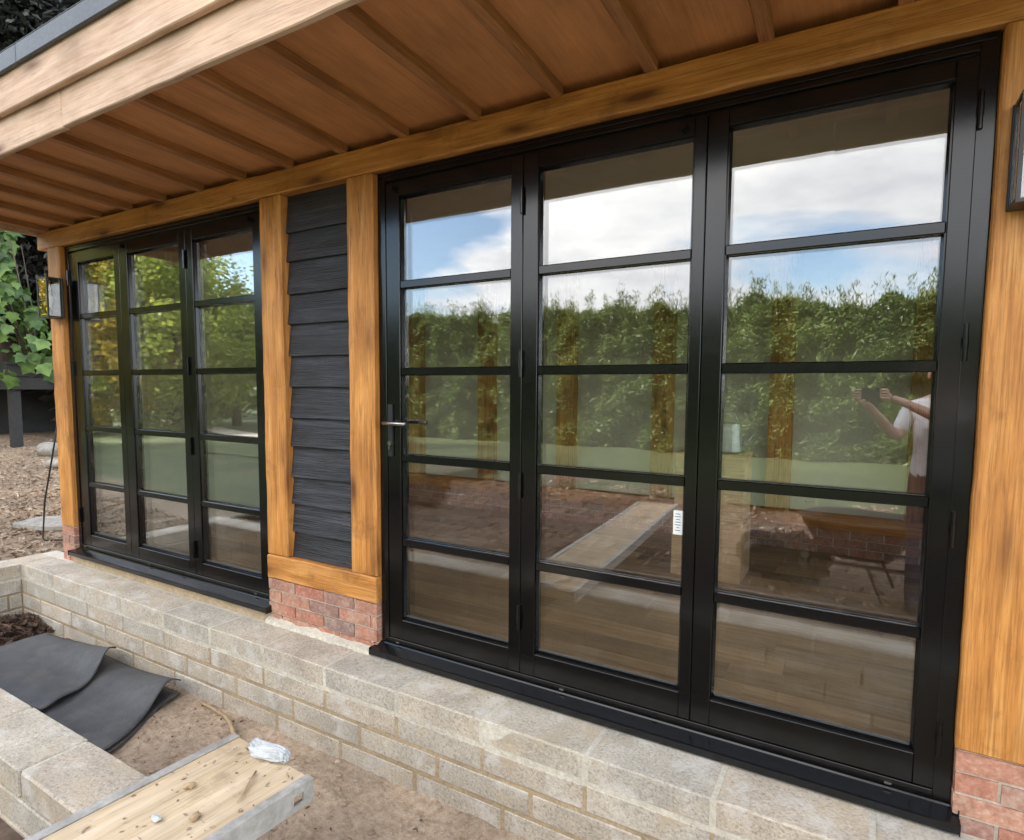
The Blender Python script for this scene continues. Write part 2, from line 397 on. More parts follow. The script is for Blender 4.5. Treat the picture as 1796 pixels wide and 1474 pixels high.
def leafmat(name, a, b, c, scale=2.0, trans=0.3, rough=0.5):
    M, nt, p, out = newmat(name)
    g = N(nt, 'ShaderNodeNewGeometry')
    n1 = N(nt, 'ShaderNodeTexNoise', {'Vector': g.outputs['Position'], 'Scale': scale, 'Detail': 3, 'Roughness': 0.6})
    r1 = N(nt, 'ShaderNodeMath', {0: n1.outputs['Fac'], 1: 0.75}, operation='MULTIPLY')
    ri = N(nt, 'ShaderNodeMath', {0: g.outputs['Random Per Island'], 1: 0.25}, operation='MULTIPLY')
    ad = N(nt, 'ShaderNodeMath', {0: r1.outputs[0], 1: ri.outputs[0]}, operation='ADD')
    col = ramp(nt, ad.outputs[0], [(0.3, a), (0.5, b), (0.68, c)])
    nt.links.new(col, p.inputs['Base Color'])
    p.inputs['Roughness'].default_value = rough
    tl = N(nt, 'ShaderNodeBsdfTranslucent', {'Color': col})
    mx = N(nt, 'ShaderNodeMixShader', {0: trans, 1: p.outputs[0], 2: tl.outputs[0]})
    nt.links.new(mx.outputs[0], out.inputs[0])
    return M


HEDGE = leafmat('hedge_spray', (0.06, 0.095, 0.028), (0.125, 0.18, 0.05), (0.22, 0.275, 0.085), scale=0.8, trans=0.4)
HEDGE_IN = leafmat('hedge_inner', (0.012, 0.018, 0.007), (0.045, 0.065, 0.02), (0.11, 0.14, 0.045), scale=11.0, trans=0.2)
TREE_G = leafmat('leaf_green', (0.08, 0.125, 0.03), (0.18, 0.24, 0.055), (0.31, 0.35, 0.09), scale=1.0, trans=0.5)
TREE_Y = leafmat('leaf_yellow', (0.24, 0.20, 0.03), (0.48, 0.36, 0.04), (0.62, 0.48, 0.06), scale=1.2, trans=0.5)
TREE_L = leafmat('leaf_lime', (0.14, 0.20, 0.035), (0.28, 0.34, 0.06), (0.42, 0.45, 0.085), scale=1.0, trans=0.5)
YEW = leafmat('dark_evergreen', (0.018, 0.019, 0.016), (0.042, 0.044, 0.038), (0.11, 0.112, 0.10), scale=2.2, trans=0.12)
VINE = leafmat('broad_vine_leaf', (0.02, 0.05, 0.012), (0.075, 0.15, 0.03), (0.17, 0.27, 0.06), scale=5.0, trans=0.35)
SHRUB = leafmat('dark_shrub_leaf', (0.012, 0.02, 0.010), (0.03, 0.042, 0.022), (0.065, 0.08, 0.045), scale=5.0, trans=0.2)
GRASSB = leafmat('grass_blade', (0.05, 0.08, 0.02), (0.10, 0.15, 0.035), (0.18, 0.22, 0.06), scale=2.0)


# ------------------------------------------------------------------ helpers
def link(o, parent=None):
    COL.objects.link(o)
    if parent is not None:
        o.parent = parent
    return o


def tag(o, label=None, cat=None, group=None, kind=None):
    for k, v in (('label', label), ('category', cat), ('group', group), ('kind', kind)):
        if v is not None:
            o[k] = v
    return o


def empty(name, loc=(0, 0, 0), rz=0.0, parent=None):
    o = bpy.data.objects.new(name, None)
    o.empty_display_size = 0.1
    o.location = loc
    o.rotation_euler = (0, 0, rz)
    return link(o, parent)


def obj(name, mesh, mat=None, parent=None, loc=(0, 0, 0), rot=(0, 0, 0), scale=(1, 1, 1)):
    o = bpy.data.objects.new(name, mesh)
    if mat is not None:
        if len(mesh.materials) == 0:
            mesh.materials.append(mat)
    o.location = loc
    o.rotation_euler = rot
    o.scale = scale
    return link(o, parent)


def bm_mesh(bm, name, smooth=False):
    me = bpy.data.meshes.new(name)
    bmesh.ops.recalc_face_normals(bm, faces=bm.faces)
    bm.to_mesh(me)
    bm.free()
    if smooth:
        for p_ in me.polygons:
            p_.use_smooth = True
    return me


def add_box(bm, x0, x1, y0, y1, z0, z1):
    vs = [bm.verts.new(v) for v in ((x0, y0, z0), (x1, y0, z0), (x1, y1, z0), (x0, y1, z0), (x0, y0, z1), (x1, y0, z1), (x1, y1, z1), (x0, y1, z1))]
    for f in ((0, 3, 2, 1), (4, 5, 6, 7), (0, 1, 5, 4), (1, 2, 6, 5), (2, 3, 7, 6), (3, 0, 4, 7)):
        bm.faces.new([vs[i] for i in f])
    return vs


def box_mesh(sx, sy, sz, bevel=0.0, name='box', seg=1, rough=0.0, cuts=0, seed=0):
    bm = bmesh.new()
    add_box(bm, -sx / 2, sx / 2, -sy / 2, sy / 2, -sz / 2, sz / 2)
    if cuts:
        long_ = max(sx, sy, sz)
        ax = (sx, sy, sz).index(long_)
        es = [e for e in bm.edges if abs((e.verts[0].co - e.verts[1].co)[ax]) > long_ * 0.9]
        bmesh.ops.subdivide_edges(bm, edges=es, cuts=cuts)
    if bevel:
        es = [e for e in bm.edges if len(e.link_faces) == 2 and e.calc_face_angle(0) > 0.5]
        bmesh.ops.bevel(bm, geom=es, offset=bevel, segments=seg, affect='EDGES', profile=0.6)
    if rough:
        for v in bm.verts:
            v.co += Vector((noise.noise(v.co * 9 + Vector((seed, 0, 0))), noise.noise(v.co * 9 + Vector((0, seed, 5))), noise.noise(v.co * 9 + Vector((7, 0, seed))))) * rough
    return bm_mesh(bm, name)


def beam(name, x0, x1, y0, y1, z0, z1, mat, parent=None, bevel=0.004, rot=(0, 0, 0), seg=1, rough=0.0, cuts=0, seed=0):
    me = box_mesh(x1 - x0, y1 - y0, z1 - z0, bevel, name, seg, rough, cuts, seed)
    return obj(name, me, mat, parent, ((x0 + x1) / 2, (y0 + y1) / 2, (z0 + z1) / 2), rot)


def tube(bm, pts, rad, n=8, cap=True):
    rings = []
    pts = [Vector(p_) for p_ in pts]
    if not hasattr(rad, '__len__'):
        rad = [rad] * len(pts)
    for i, p_ in enumerate(pts):
        t = (pts[min(i + 1, len(pts) - 1)] - pts[max(i - 1, 0)]).normalized()
        a = t.orthogonal().normalized() if abs(t.z) > 0.95 else t.cross(Vector((0, 0, 1))).normalized()
        b_ = t.cross(a)
        rings.append([bm.verts.new(p_ + (a * math.cos(2 * math.pi * k / n) + b_ * math.sin(2 * math.pi * k / n)) * rad[i]) for k in range(n)])
    for r0, r1 in zip(rings, rings[1:]):
        for k in range(n):
            bm.faces.new((r0[k], r0[(k + 1) % n], r1[(k + 1) % n], r1[k]))
    if cap:
        bm.faces.new(rings[0])
        bm.faces.new(rings[-1])


def tube_obj(name, pts, rad, mat, parent=None, n=8, smooth=True):
    bm = bmesh.new()
    tube(bm, pts, rad, n)
    return obj(name, bm_mesh(bm, name, smooth), mat, parent)


def lathe(bm, prof, n=24, c=(0, 0, 0)):
    rings = []
    for r_, z in prof:
        rings.append([bm.verts.new((c[0] + r_ * math.cos(2 * math.pi * k / n), c[1] + r_ * math.sin(2 * math.pi * k / n), c[2] + z)) for k in range(n)])
    for a, b_ in zip(rings, rings[1:]):
        for k in range(n):
            bm.faces.new((a[k], a[(k + 1) % n], b_[(k + 1) % n], b_[k]))
    return rings


def np_mesh(name, verts, faces_n, mat, smooth=False):
    """verts (N,3) with consecutive groups of faces_n vertices forming faces"""
    verts = np.asarray(verts, dtype=np.float32).reshape(-1, 3)
    nv = len(verts)
    nf = nv // faces_n
    me = bpy.data.meshes.new(name)
    me.vertices.add(nv)
    me.vertices.foreach_set('co', verts.ravel())
    me.loops.add(nv)
    me.loops.foreach_set('vertex_index', np.arange(nv, dtype=np.int32))
    me.polygons.add(nf)
    me.polygons.foreach_set('loop_start', np.arange(0, nv, faces_n, dtype=np.int32))
    me.polygons.foreach_set('loop_total', np.full(nf, faces_n, dtype=np.int32))
    me.update(calc_edges=True)
    me.validate()
    if mat:
        me.materials.append(mat)
    return me


def leaf_quads(pts, dirs, length, width, lj=0.4, up=None):
    """rhombic leaves: one quad at every point, pointing along dirs"""
    n = len(pts)
    d = dirs / (np.linalg.norm(dirs, axis=1, keepdims=True) + 1e-9)
    rnd = rng.normal(size=(n, 3))
    s = np.cross(d, rnd)
    s /= np.linalg.norm(s, axis=1, keepdims=True) + 1e-9
    L = (length * (1 + lj * rng.uniform(-1, 1, n)))[:, None]
    Wd = (width * (1 + lj * rng.uniform(-1, 1, n)))[:, None]
    a = pts - d * L * 0.5
    c = pts + d * L * 0.5
    mid = pts + d * L * 0.05
    b_ = mid + s * Wd * 0.5
    e = mid - s * Wd * 0.5
    return np.stack([a, b_, c, e], axis=1).reshape(-1, 3)


def plane_grid(name, x0, x1, y0, y1, nx, ny, hf, mat, smooth=True):
    vs = []
    for j in range(ny + 1):
        for i in range(nx + 1):
            x = x0 + (x1 - x0) * i / nx
            y = y0 + (y1 - y0) * j / ny
            vs.append((x, y, hf(x, y)))
    fs = [(j * (nx + 1) + i, j * (nx + 1) + i + 1, (j + 1) * (nx + 1) + i + 1, (j + 1) * (nx + 1) + i) for j in range(ny) for i in range(nx)]
    me = bpy.data.meshes.new(name)
    me.from_pydata(vs, [], fs)
    if smooth:
        me.polygons.foreach_set('use_smooth', [True] * len(fs))
    o = obj(name, me, mat)
    return o


def fbm(x, y, s, o=4):
    return noise.fractal(Vector((x * s, y * s, 3.3)), 1.0, 2.0, o)


# ------------------------------------------------------------------ ground
tag(plane_grid('ground', -320, 320, -320, 320, 8, 8, lambda x, y: -0.62, LAWN, False), kind='structure')
def trench_h(x, y):
    return -0.485 + 0.020 * fbm(x, y, 2.2) + 0.014 * fbm(x, y, 7) + 0.007 * fbm(x, y, 22)


tag(plane_grid('trench_floor', -3.4, 3.6, -1.28, -0.15, 350, 64, trench_h, SOIL), kind='structure')


def soil_h(x, y):
    e = min(1.0, max(0.0, (-1.34 - y) / 0.4))
    return -0.27 + e * (0.07 * fbm(x, y, 1.1) + 0.04 * fbm(x, y, 5))


tag(plane_grid('soil', -7.5, 7.5, -7.2, -1.30, 150, 80, soil_h, SOIL_DARK), kind='structure')


def lawn_h(x, y):
    return -0.235 + 0.04 * fbm(x, y, 0.25, 2) + 0.0 * y


tag(plane_grid('lawn', -75, 40, -70, -6.0, 70, 50, lawn_h, LAWN), kind='structure')


def bank_h(x, y):
    t = max(0.0, -3.55 - x)
    h = -0.075 + 0.062 * min(t, 7) + 0.03 * min(t, 1) * fbm(x, y, 1.2) + 0.014 * min(t * 2, 1) * fbm(x, y, 6)
    k = max(0.0, min(1.0, (-1.2 - y) / 3.0)) * min(1.0, t / 0.6)
    return h * (1 - k) + (-0.26 + 0.02 * fbm(x, y, 1.2)) * k


tag(plane_grid('bank', -22, -3.5, -8.2, 16, 210, 190, bank_h, BANKM), kind='structure')

# gravel strip crossing the lawn, seen mirrored in the far doors
pa, pb = Vector((-12.6, -8.75, 0)), Vector((-46, -19.5, 0))
dd = (pb - pa).normalized(); nn = Vector((-dd.y, dd.x, 0)) * 0.42
bm = bmesh.new()
prev = None
for i in range(31):
    c = pa.lerp(pb, i / 30)
    w = nn * (1 + 0.15 * noise.noise(c))
    l_ = bm.verts.new((c.x + w.x, c.y + w.y, -0.165)); r_ = bm.verts.new((c.x - w.x, c.y - w.y, -0.165))
    if prev:
        bm.faces.new((prev[0], prev[1], r_, l_))
    prev = (l_, r_)
tag(obj('path', bm_mesh(bm, 'path'), PATHM), kind='structure')

# ------------------------------------------------------------------ the garden room
room = empty('garden_room')
tag(room, 'single-storey oak framed garden room with black glazed folding doors and deep timber eaves', 'garden room')
SL = 0.05                      # the far door set sits 5 cm higher than the near one
XL, XR = -3.366, 3.3

# roof ------------------------------------------------------------
PY = -0.035                     # front face of the oak
beam('wall_plate', XL, XR, PY, 0.11, 2.29, 2.412, OAK['x'], room, 0.006, cuts=40, rough=0.004)
tilt = math.atan2(0.038, 0.79)


def roofz(y):                   # underside of the rafters
    return 2.405 + (-0.03 - y) * 0.048


rx = -3.20
raf_x = []
while rx < 3.2:
    raf_x.append(rx)
    rx += 0.381
raf_x = [-1.692 + 0.3815 * k for k in range(-4, 13)]
raf_me = box_mesh(0.046, 0.855, 0.05, 0.003, 'rafter', cuts=6, rough=0.002)
for x in raf_x:
    yc = -0.448
    obj('rafter', raf_me, RAFTER, room, (x + random.uniform(-.006, .006), yc, roofz(yc) + 0.025), (-tilt, 0, random.uniform(-.004, .004)))
edges = [XL + 0.02] + raf_x + [XR]
for a, b_ in zip(edges, edges[1:]):
    yc = -0.392
    me = box_mesh(b_ - a - 0.0015, 0.965, 0.014, 0.0015, 'soffit_panel')
    obj('soffit_panel', me, SOFFIT, room, ((a + b_) / 2, yc, roofz(yc) + 0.049 + random.uniform(-.0015, .0015)), (-tilt, 0, 0))
FY = -0.91
cutsx = [XL, -0.905, 1.9, XR + 0.4]
for k, (a, b_) in enumerate(zip(cutsx, cutsx[1:])):
    dz = (0.0, 0.004, -0.002)[k]
    beam('fascia_board', a + 0.0003, b_ - 0.0003, FY, FY + 0.028, 2.362 + dz, 2.535, OAK_PALE, room, 0.004, cuts=20, rough=0.003, seed=k)
cutsx = [XL - 0.03, 0.9, XR + 0.4]
for k, (a, b_) in enumerate(zip(cutsx, cutsx[1:])):
    beam('fascia_board', a + 0.0003, b_ - 0.0003, FY - 0.034, FY - 0.004, 2.512, 2.682, OAK_PALE, room, 0.004, cuts=20, rough=0.003, seed=k + 7)
beam('fascia_board', XL - 0.03, XL - 0.004, FY + 0.03, 3.3, 2.40, 2.66, OAK_PALE, room, 0.004)
tx = [XL - 0.06, -1.89, -1.15, 1.4, XR + 0.45]
for k, (a, b_) in enumerate(zip(tx, tx[1:])):
    bm = bmesh.new()
    add_box(bm, a, b_ - 0.004, FY - 0.055, FY - 0.036, 2.664, 2.742)
    add_box(bm, a, b_ - 0.004, FY - 0.052, FY + 0.16, 2.744, 2.752)
    bmesh.ops.bevel(bm, geom=[e for e in bm.edges], offset=0.003, segments=1, affect='EDGES')
    o = obj('edge_trim', bm_mesh(bm, 'edge_trim'), RUBBER_EDGE, room)
beam('edge_trim', XL - 0.062, XL - 0.035, FY + 0.17, 3.35, 2.66, 2.75, RUBBER_EDGE, room, 0.003)
beam('roof', XL - 0.02, XR + 0.42, FY + 0.02, 3.36, 2.60, 2.735, RUBBER_EDGE, room, 0.004)
beam('ceiling', XL + 0.06, XR, 0.11, 3.2, 2.47, 2.50, CEIL, room, 0)

# posts -----------------------------------------------------------
posts = [(-3.217, -3.032), (-0.802, -0.632), (-0.152, 0.020), (2.352, 2.56)]
for i, (a, b_) in enumerate(posts):
    z0 = {0: 0.205, 1: 0.335, 2: 0.335, 3: 0.195}[i]
    beam('post', a, b_, PY + (0.002 if i in (1, 2) else 0), 0.12, z0, 2.289, OAK['z'], room, 0.006, cuts=24, rough=0.004, seed=i * 3)
beam('sole_plate', -0.802, 0.018, PY - 0.004, 0.12, 0.198, 0.333, OAK['x'], room, 0.006, cuts=10, rough=0.004)

# weatherboards ---------------------------------------------------
wz = [2.29, 2.092, 1.942, 1.772, 1.610, 1.441, 1.276, 1.107, 0.954, 0.785, 0.632, 0.478, 0.334]
for k in range(len(wz) - 1):
    top = min(wz[k] + 0.022, 2.288)
    bot = wz[k + 1] + 0.001
    x0, x1 = -0.630, -0.154
    bm = bmesh.new()
    n = 12
    rows = []
    for i in range(n + 1):
        x = x0 + (x1 - x0) * i / n
        wob = 0.004 * noise.noise(Vector((x * 4, k * 3.7, 0))) if k < len(wz) - 2 else 0
        yb = 0.000 + 0.003 * noise.noise(Vector((x * 3, k * 5.1, 2)))
        rows.append([bm.verts.new(c) for c in ((x, yb, bot + wob), (x, 0.022, top), (x, 0.032, top), (x, yb + 0.020, bot + wob))])
    for a, b_ in zip(rows, rows[1:]):
        for j in range(4):
            bm.faces.new((a[j], a[(j + 1) % 4], b_[(j + 1) % 4], b_[j]))
    bm.faces.new(rows[0]); bm.faces.new(rows[-1])
    me = bm_mesh(bm, 'weatherboard')
    me.transform(Matrix.Translation((0.39, 0, -(bot + 0.09))))
    obj('weatherboard', me, CHAR, room, (-0.39, 0, bot + 0.09))
beam('wall_sheathing', -0.628, -0.156, 0.080, 0.118, 0.335, 2.288, DECKBLACK, room, 0)


# brick plinths ----------------------------------------------------
brick_me = [box_mesh(0.212, 0.10, 0.060, 0.005, 'brick', rough=0.003, seed=s) for s in range(4)]
half_me = [box_mesh(0.102, 0.10, 0.060, 0.005, 'brick', rough=0.003, seed=s + 9) for s in range(3)]
for me in brick_me + half_me:
    me.materials.append(BRICK)


def plinth(x0, x1, y, ztop, rows, label=None, depth=0.10, name='plinth', inward=False):
    h = rows * 0.068
    pm = beam(name, x0 + 0.004, x1 - 0.004, y + 0.007, y + depth + 0.02, ztop - h, ztop - 0.001, MORTAR, room, 0)
    c = pm.location
    for r_ in range(rows):
        zc = ztop - 0.004 - 0.030 - r_ * 0.068
        x = x0
        half = r_ % 2 == 1
        while x < x1 - 0.02:
            L = 0.102 if (half and x == x0) else 0.212
            L = min(L, x1 - x)
            base = random.choice(half_me if L < 0.15 else brick_me)
            bl = 0.102 if L < 0.15 else 0.212
            o = obj('brick', base, None, pm, (x + L / 2 - c.x, y + 0.05 + random.uniform(-.0015, .0015) - c.y, zc - c.z), (0, random.uniform(-.006, .006), 0), (L / bl, 1, 1))
            x += L + 0.0105
    return pm


plinth(-0.800, 0.016, -0.030, 0.198, 4)
plinth(-3.215, -3.034, -0.030, 0.205, 4)
plinth(2.354, 2.80, -0.030, 0.194, 4)
bm = bmesh.new()
rows = []
for i in range(60):
    x = -0.80 + 0.80 * i / 59
    w = 0.035 + 0.022 * noise.noise(Vector((x * 9, 1, 0))) + 0.012 * noise.noise(Vector((x * 30, 4, 0)))
    h = 0.030 + 0.014 * noise.noise(Vector((x * 8, 7, 0))) + 0.006 * noise.noise(Vector((x * 35, 9, 0)))
    rows.append([bm.verts.new(c) for c in ((x, -0.022, -0.060), (x, -0.032 - w, -0.060), (x, -0.034 - w * 0.75, -0.060 + h * 0.6), (x, -0.028, -0.06 + h))])
for a, b_ in zip(rows, rows[1:]):
    for j in range(4):
        bm.faces.new((a[j], a[(j + 1) % 4], b_[(j + 1) % 4], b_[j]))
bm.faces.new(rows[0]); bm.faces.new(rows[-1])
obj('mortar_fillet', bm_mesh(bm, 'mortar_fillet'), MORTAR, room)
# bed of mortar below the raised far sill
bm = bmesh.new()
rows = []
for i in range(90):
    x = -3.04 + 2.26 * i / 89
    w = 0.034 + 0.012 * noise.noise(Vector((x * 7, 2, 0))) + 0.008 * noise.noise(Vector((x * 31, 4, 0)))
    rows.append([bm.verts.new(c) for c in ((x, 0.05, -0.060), (x, -0.010 - w, -0.060), (x, 0.0 - w, -0.003), (x, 0.05, -0.003))])
for a, b_ in zip(rows, rows[1:]):
    for j in range(4):
        bm.faces.new((a[j], a[(j + 1) % 4], b_[(j + 1) % 4], b_[j]))
bm.faces.new(rows[0]); bm.faces.new(rows[-1])
obj('mortar_bed', bm_mesh(bm, 'mortar_bed'), MORTAR_TAN, room)


# folding doors ----------------------------------------------------
def frame_mesh(x0, x1, z0, z1, jl, jr, hd, th, y0, y1, name, bevel=0.002):
    bm = bmesh.new()
    add_box(bm, x0, x0 + jl, y0, y1, z0, z1)
    add_box(bm, x1 - jr, x1, y0, y1, z0, z1)
    add_box(bm, x0 + jl, x1 - jr, y0 + 0.001, y1, z1 - hd, z1)
    add_box(bm, x0 + jl, x1 - jr, y0 + 0.001, y1, z0, z0 + th)
    bmesh.ops.bevel(bm, geom=list(bm.edges), offset=bevel, segments=1, affect='EDGES')
    return bm_mesh(bm, name)


def outer_frame(x0, x1, zb, zt):
    bm = bmesh.new()
    y0, y1 = 0.0, 0.085
    add_box(bm, x0, x0 + 0.045, y0, y1, zb, zt)
    add_box(bm, x1 - 0.045, x1, y0, y1, zb, zt)
    add_box(bm, x0 + 0.045, x1 - 0.045, y0 + 0.001, y1, zt - 0.042, zt)
    add_box(bm, x0 + 0.045, x1 - 0.045, y0 + 0.001, y1, zb, zb + 0.028)
    # stepped inner rebate
    add_box(bm, x0 + 0.045, x0 + 0.056, y0 + 0.014, y1, zb + 0.028, zt - 0.042)
    add_box(bm, x1 - 0.056, x1 - 0.045, y0 + 0.014, y1, zb + 0.028, zt - 0.042)
    add_box(bm, x0 + 0.056, x1 - 0.056, y0 + 0.016, y1, zt - 0.058, zt - 0.042)
    # thin drip line on the head
    add_box(bm, x0 + 0.01, x1 - 0.01, y0 - 0.006, y0, zt - 0.022, zt - 0.016)
    bmesh.ops.bevel(bm, geom=list(bm.edges), offset=0.0015, segments=1, affect='EDGES')
    fr = obj('door_frame', bm_mesh(bm, 'door_frame'), BLACKALU, room)
    # sill
    sx0, sx1 = x0 - 0.022, x1 + 0.018
    prof = [(0.01, zb - 0.001), (-0.001, zb - 0.0012), (-0.004, zb - 0.007), (-0.062, zb - 0.022), (-0.068, zb - 0.025), (-0.068, zb - 0.050), (-0.058, zb - 0.053), (-0.055, zb - 0.046), (0.01, zb - 0.040)]
    bm = bmesh.new()
    ra = [bm.verts.new((sx0, y, z)) for y, z in prof]
    rb = [bm.verts.new((sx1, y, z)) for y, z in prof]
    for i in range(len(prof)):
        bm.faces.new((ra[i], ra[(i + 1) % len(prof)], rb[(i + 1) % len(prof)], rb[i]))
    bm.faces.new(ra); bm.faces.new(rb)
    obj('sill', bm_mesh(bm, 'sill'), SILLBLACK, fr)
    for xe in (sx0 - 0.0035, sx1):
        bm = bmesh.new()
        add_box(bm, xe, xe + 0.0035, -0.070, -0.001, zb - 0.054, zb - 0.017)
        add_box(bm, xe, xe + 0.0035, -0.030, -0.001, zb - 0.017, zb + 0.004)
        obj('sill_end_cap', bm_mesh(bm, 'sill_end_cap'), SILLBLACK, fr)
    for f in (0.045, 0.43, 0.60, 0.93):
        xx = x0 + (x1 - x0) * f
        bm = bmesh.new()
        add_box(bm, xx - 0.010, xx + 0.010, -0.004, -0.0005, zb + 0.008, zb + 0.016)
        obj('drain_cap', bm_mesh(bm, 'drain_cap'), CHROME if f != 0.60 else BLACKALU, fr)
    return fr


def lever(parent, x, y, z, direction, out, mat=CHROME):
    """lever handle: out = -1 towards the viewer, +1 on the room side"""
    bm = bmesh.new()
    add_box(bm, x - 0.017, x + 0.017, min(y, y + out * 0.009), max(y, y + out * 0.009), z - 0.165, z + 0.09)
    bmesh.ops.bevel(bm, geom=list(bm.edges), offset=0.003, segments=2, affect='EDGES')
    h = obj('handle', bm_mesh(bm, 'handle'), LANTERN, parent)
    bm = bmesh.new()
    tube(bm, [(x, y, z), (x, y + out * 0.05, z)], 0.009, 12)
    tube(bm, [(x - 0.008 * direction, y + out * 0.05, z), (x + 0.06 * direction, y + out * 0.053, z), (x + 0.128 * direction, y + out * 0.050, z)], [0.010, 0.0095, 0.009], 12)
    obj('lever', bm_mesh(bm, 'lever', True), mat, h)
    bm = bmesh.new()
    tube(bm, [(x, y + out * 0.009, z - 0.10), (x, y + out * 0.016, z - 0.10)], 0.012, 14)
    add_box(bm, x - 0.0045, x + 0.0045, min(y + out * .017, y + out * .019), max(y + out * .017, y + out * .019), z - 0.132, z - 0.10)
    obj('lock_cylinder', bm_mesh(bm, 'lock_cylinder'), CHROME, h)
    return h


LEAFY0, LEAFY1 = 0.006, 0.070
GY0, GY1 = 0.032, 0.056


def leaf(x0, x1, zb, zt, gx0, gx1, gz0, gz1, bars, label=None):
    bm = bmesh.new()
    y0, y1 = LEAFY0, LEAFY1
    add_box(bm, x0, gx0, y0, y1, zb, zt)
    add_box(bm, gx1, x1, y0, y1, zb, zt)
    add_box(bm, gx0, gx1, y0 + 0.0008, y1, gz1, zt)
    add_box(bm, gx0, gx1, y0 + 0.0008, y1, zb, gz0)
    bmesh.ops.bevel(bm, geom=list(bm.edges), offset=0.002, segments=1, affect='EDGES')
    lf = obj('door_leaf', bm_mesh(bm, 'door_leaf'), BLACKALU, room)
    if label:
        lf['label'] = label
    # glazing bead round the glass, sloping back
    bm = bmesh.new()
    for (ax0, ax1, az0, az1, sl) in ((gx0, gx1, gz0, gz0 + 0.013, 'b'), (gx0, gx1, gz1 - 0.013, gz1, 't'), (gx0, gx0 + 0.011, gz0 + 0.013, gz1 - 0.013, 'l'), (gx1 - 0.011, gx1, gz0 + 0.013, gz1 - 0.013, 'r')):
        vs = add_box(bm, ax0, ax1, y0 + 0.010, GY0 - 0.0005, az0, az1)
        for v in vs:
            if v.co.y < GY0 - 0.005:
                if sl == 'b' and v.co.z > az0 + .005: v.co.z = az0 + 0.004
                if sl == 't' and v.co.z < az1 - .005: v.co.z = az1 - 0.004
                if sl == 'l' and v.co.x > ax0 + .005: v.co.x = ax0 + 0.004
                if sl == 'r' and v.co.x < ax1 - .005: v.co.x = ax1 - 0.004
    obj('glazing_bead', bm_mesh(bm, 'glazing_bead'), BLACKALU, lf)
    bm = bmesh.new(); add_box(bm, gx0 + 0.012, gx1 - 0.012, GY0 - 0.006, GY0 - 0.0012, gz0 + 0.0135, gz0 + 0.021)
    obj('spacer_bar', bm_mesh(bm, 'spacer_bar'), BEADGREY, lf)
    # bars
    hb = 0.0185
    for zc in bars:
        bm = bmesh.new()
        add_box(bm, gx0 + 0.0008, gx1 - 0.0008, y0 + 0.004, GY0 - 0.0008, zc - hb, zc + hb)
        add_box(bm, gx0 + 0.0008, gx1 - 0.0008, GY1 + 0.0008, y1 - 0.003, zc - hb, zc + hb)
        bmesh.ops.bevel(bm, geom=list(bm.edges), offset=0.004, segments=1, affect='EDGES')
        add_box(bm, gx0 + 0.002, gx1 - 0.002, GY0 + 0.004, GY1 - 0.004, zc - 0.004, zc + 0.004)
        obj('glazing_bar', bm_mesh(bm, 'glazing_bar'), BLACKALU, lf)
    zs = [gz0] + sorted(bars) + [gz1]
    yt = random.uniform(-0.0012, 0.0012)
    for a, b_ in zip(zs, zs[1:]):
        lo = a + (0.0045 if a != gz0 else 0.002)
        hi = b_ - (0.0045 if b_ != gz1 else 0.002)
        me = box_mesh(gx1 - gx0 - 0.004, GY1 - GY0, hi - lo, 0, 'pane')
        obj('pane', me, PANE, lf, ((gx0 + gx1) / 2, (GY0 + GY1) / 2, (lo + hi) / 2), (random.uniform(-.0006, .0006), 0, yt + random.uniform(-.0003, .0003)))
    return lf


def hinges(lf, x, zs, y=0.0):
    for z in zs:
        bm = bmesh.new()
        tube(bm, [(x, y - 0.004, z - 0.055), (x, y - 0.004, z + 0.055)], 0.0075, 10)
        tube(bm, [(x, y - 0.004, z - 0.015), (x, y - 0.004, z + 0.015)], 0.0090, 10)
        obj('hinge', bm_mesh(bm, 'hinge', False), BLACKALU, lf)


def catch(lf, x, z):
    bm = bmesh.new()
    tube(bm, [(x, 0.006, z), (x, -0.012, z)], 0.011, 12)
    tube(bm, [(x, -0.012, z), (x, -0.018, z)], 0.015, 12)
    obj('door_catch', bm_mesh(bm, 'door_catch'), BLACKALU, lf)


# near set
NB = [1.762, 1.352, 0.935, 0.518]
outer_frame(0.022, 2.350, 0.0, 2.288)
l1 = leaf(0.062, 0.8135, 0.030, 2.234, 0.148, 0.757, 0.128, 2.172, NB, 'black glazed door leaf with lever handle next to the boarded panel')
l2 = leaf(0.8165, 1.5505, 0.030, 2.234, 0.886, 1.508, 0.128, 2.172, NB, 'middle glazed leaf of the near folding doors with white label on glass')
l3 = leaf(1.5535, 2.310, 0.030, 2.234, 1.622, 2.252, 0.128, 2.182, NB, 'glazed leaf of the near folding doors beside the right oak post')
hinges(l2, 0.815, (0.28, 0.86, 1.38, 2.05))
hinges(l3, 2.313, (0.20, 0.86, 1.42, 2.08))
lever(l1, 0.090, LEAFY0, 1.105, 1, -1)
lever(l1, 0.090, LEAFY1, 1.105, 1, 1, LANTERN)
catch(l1, 0.118, 2.208)
catch(l2, 1.468, 2.208)
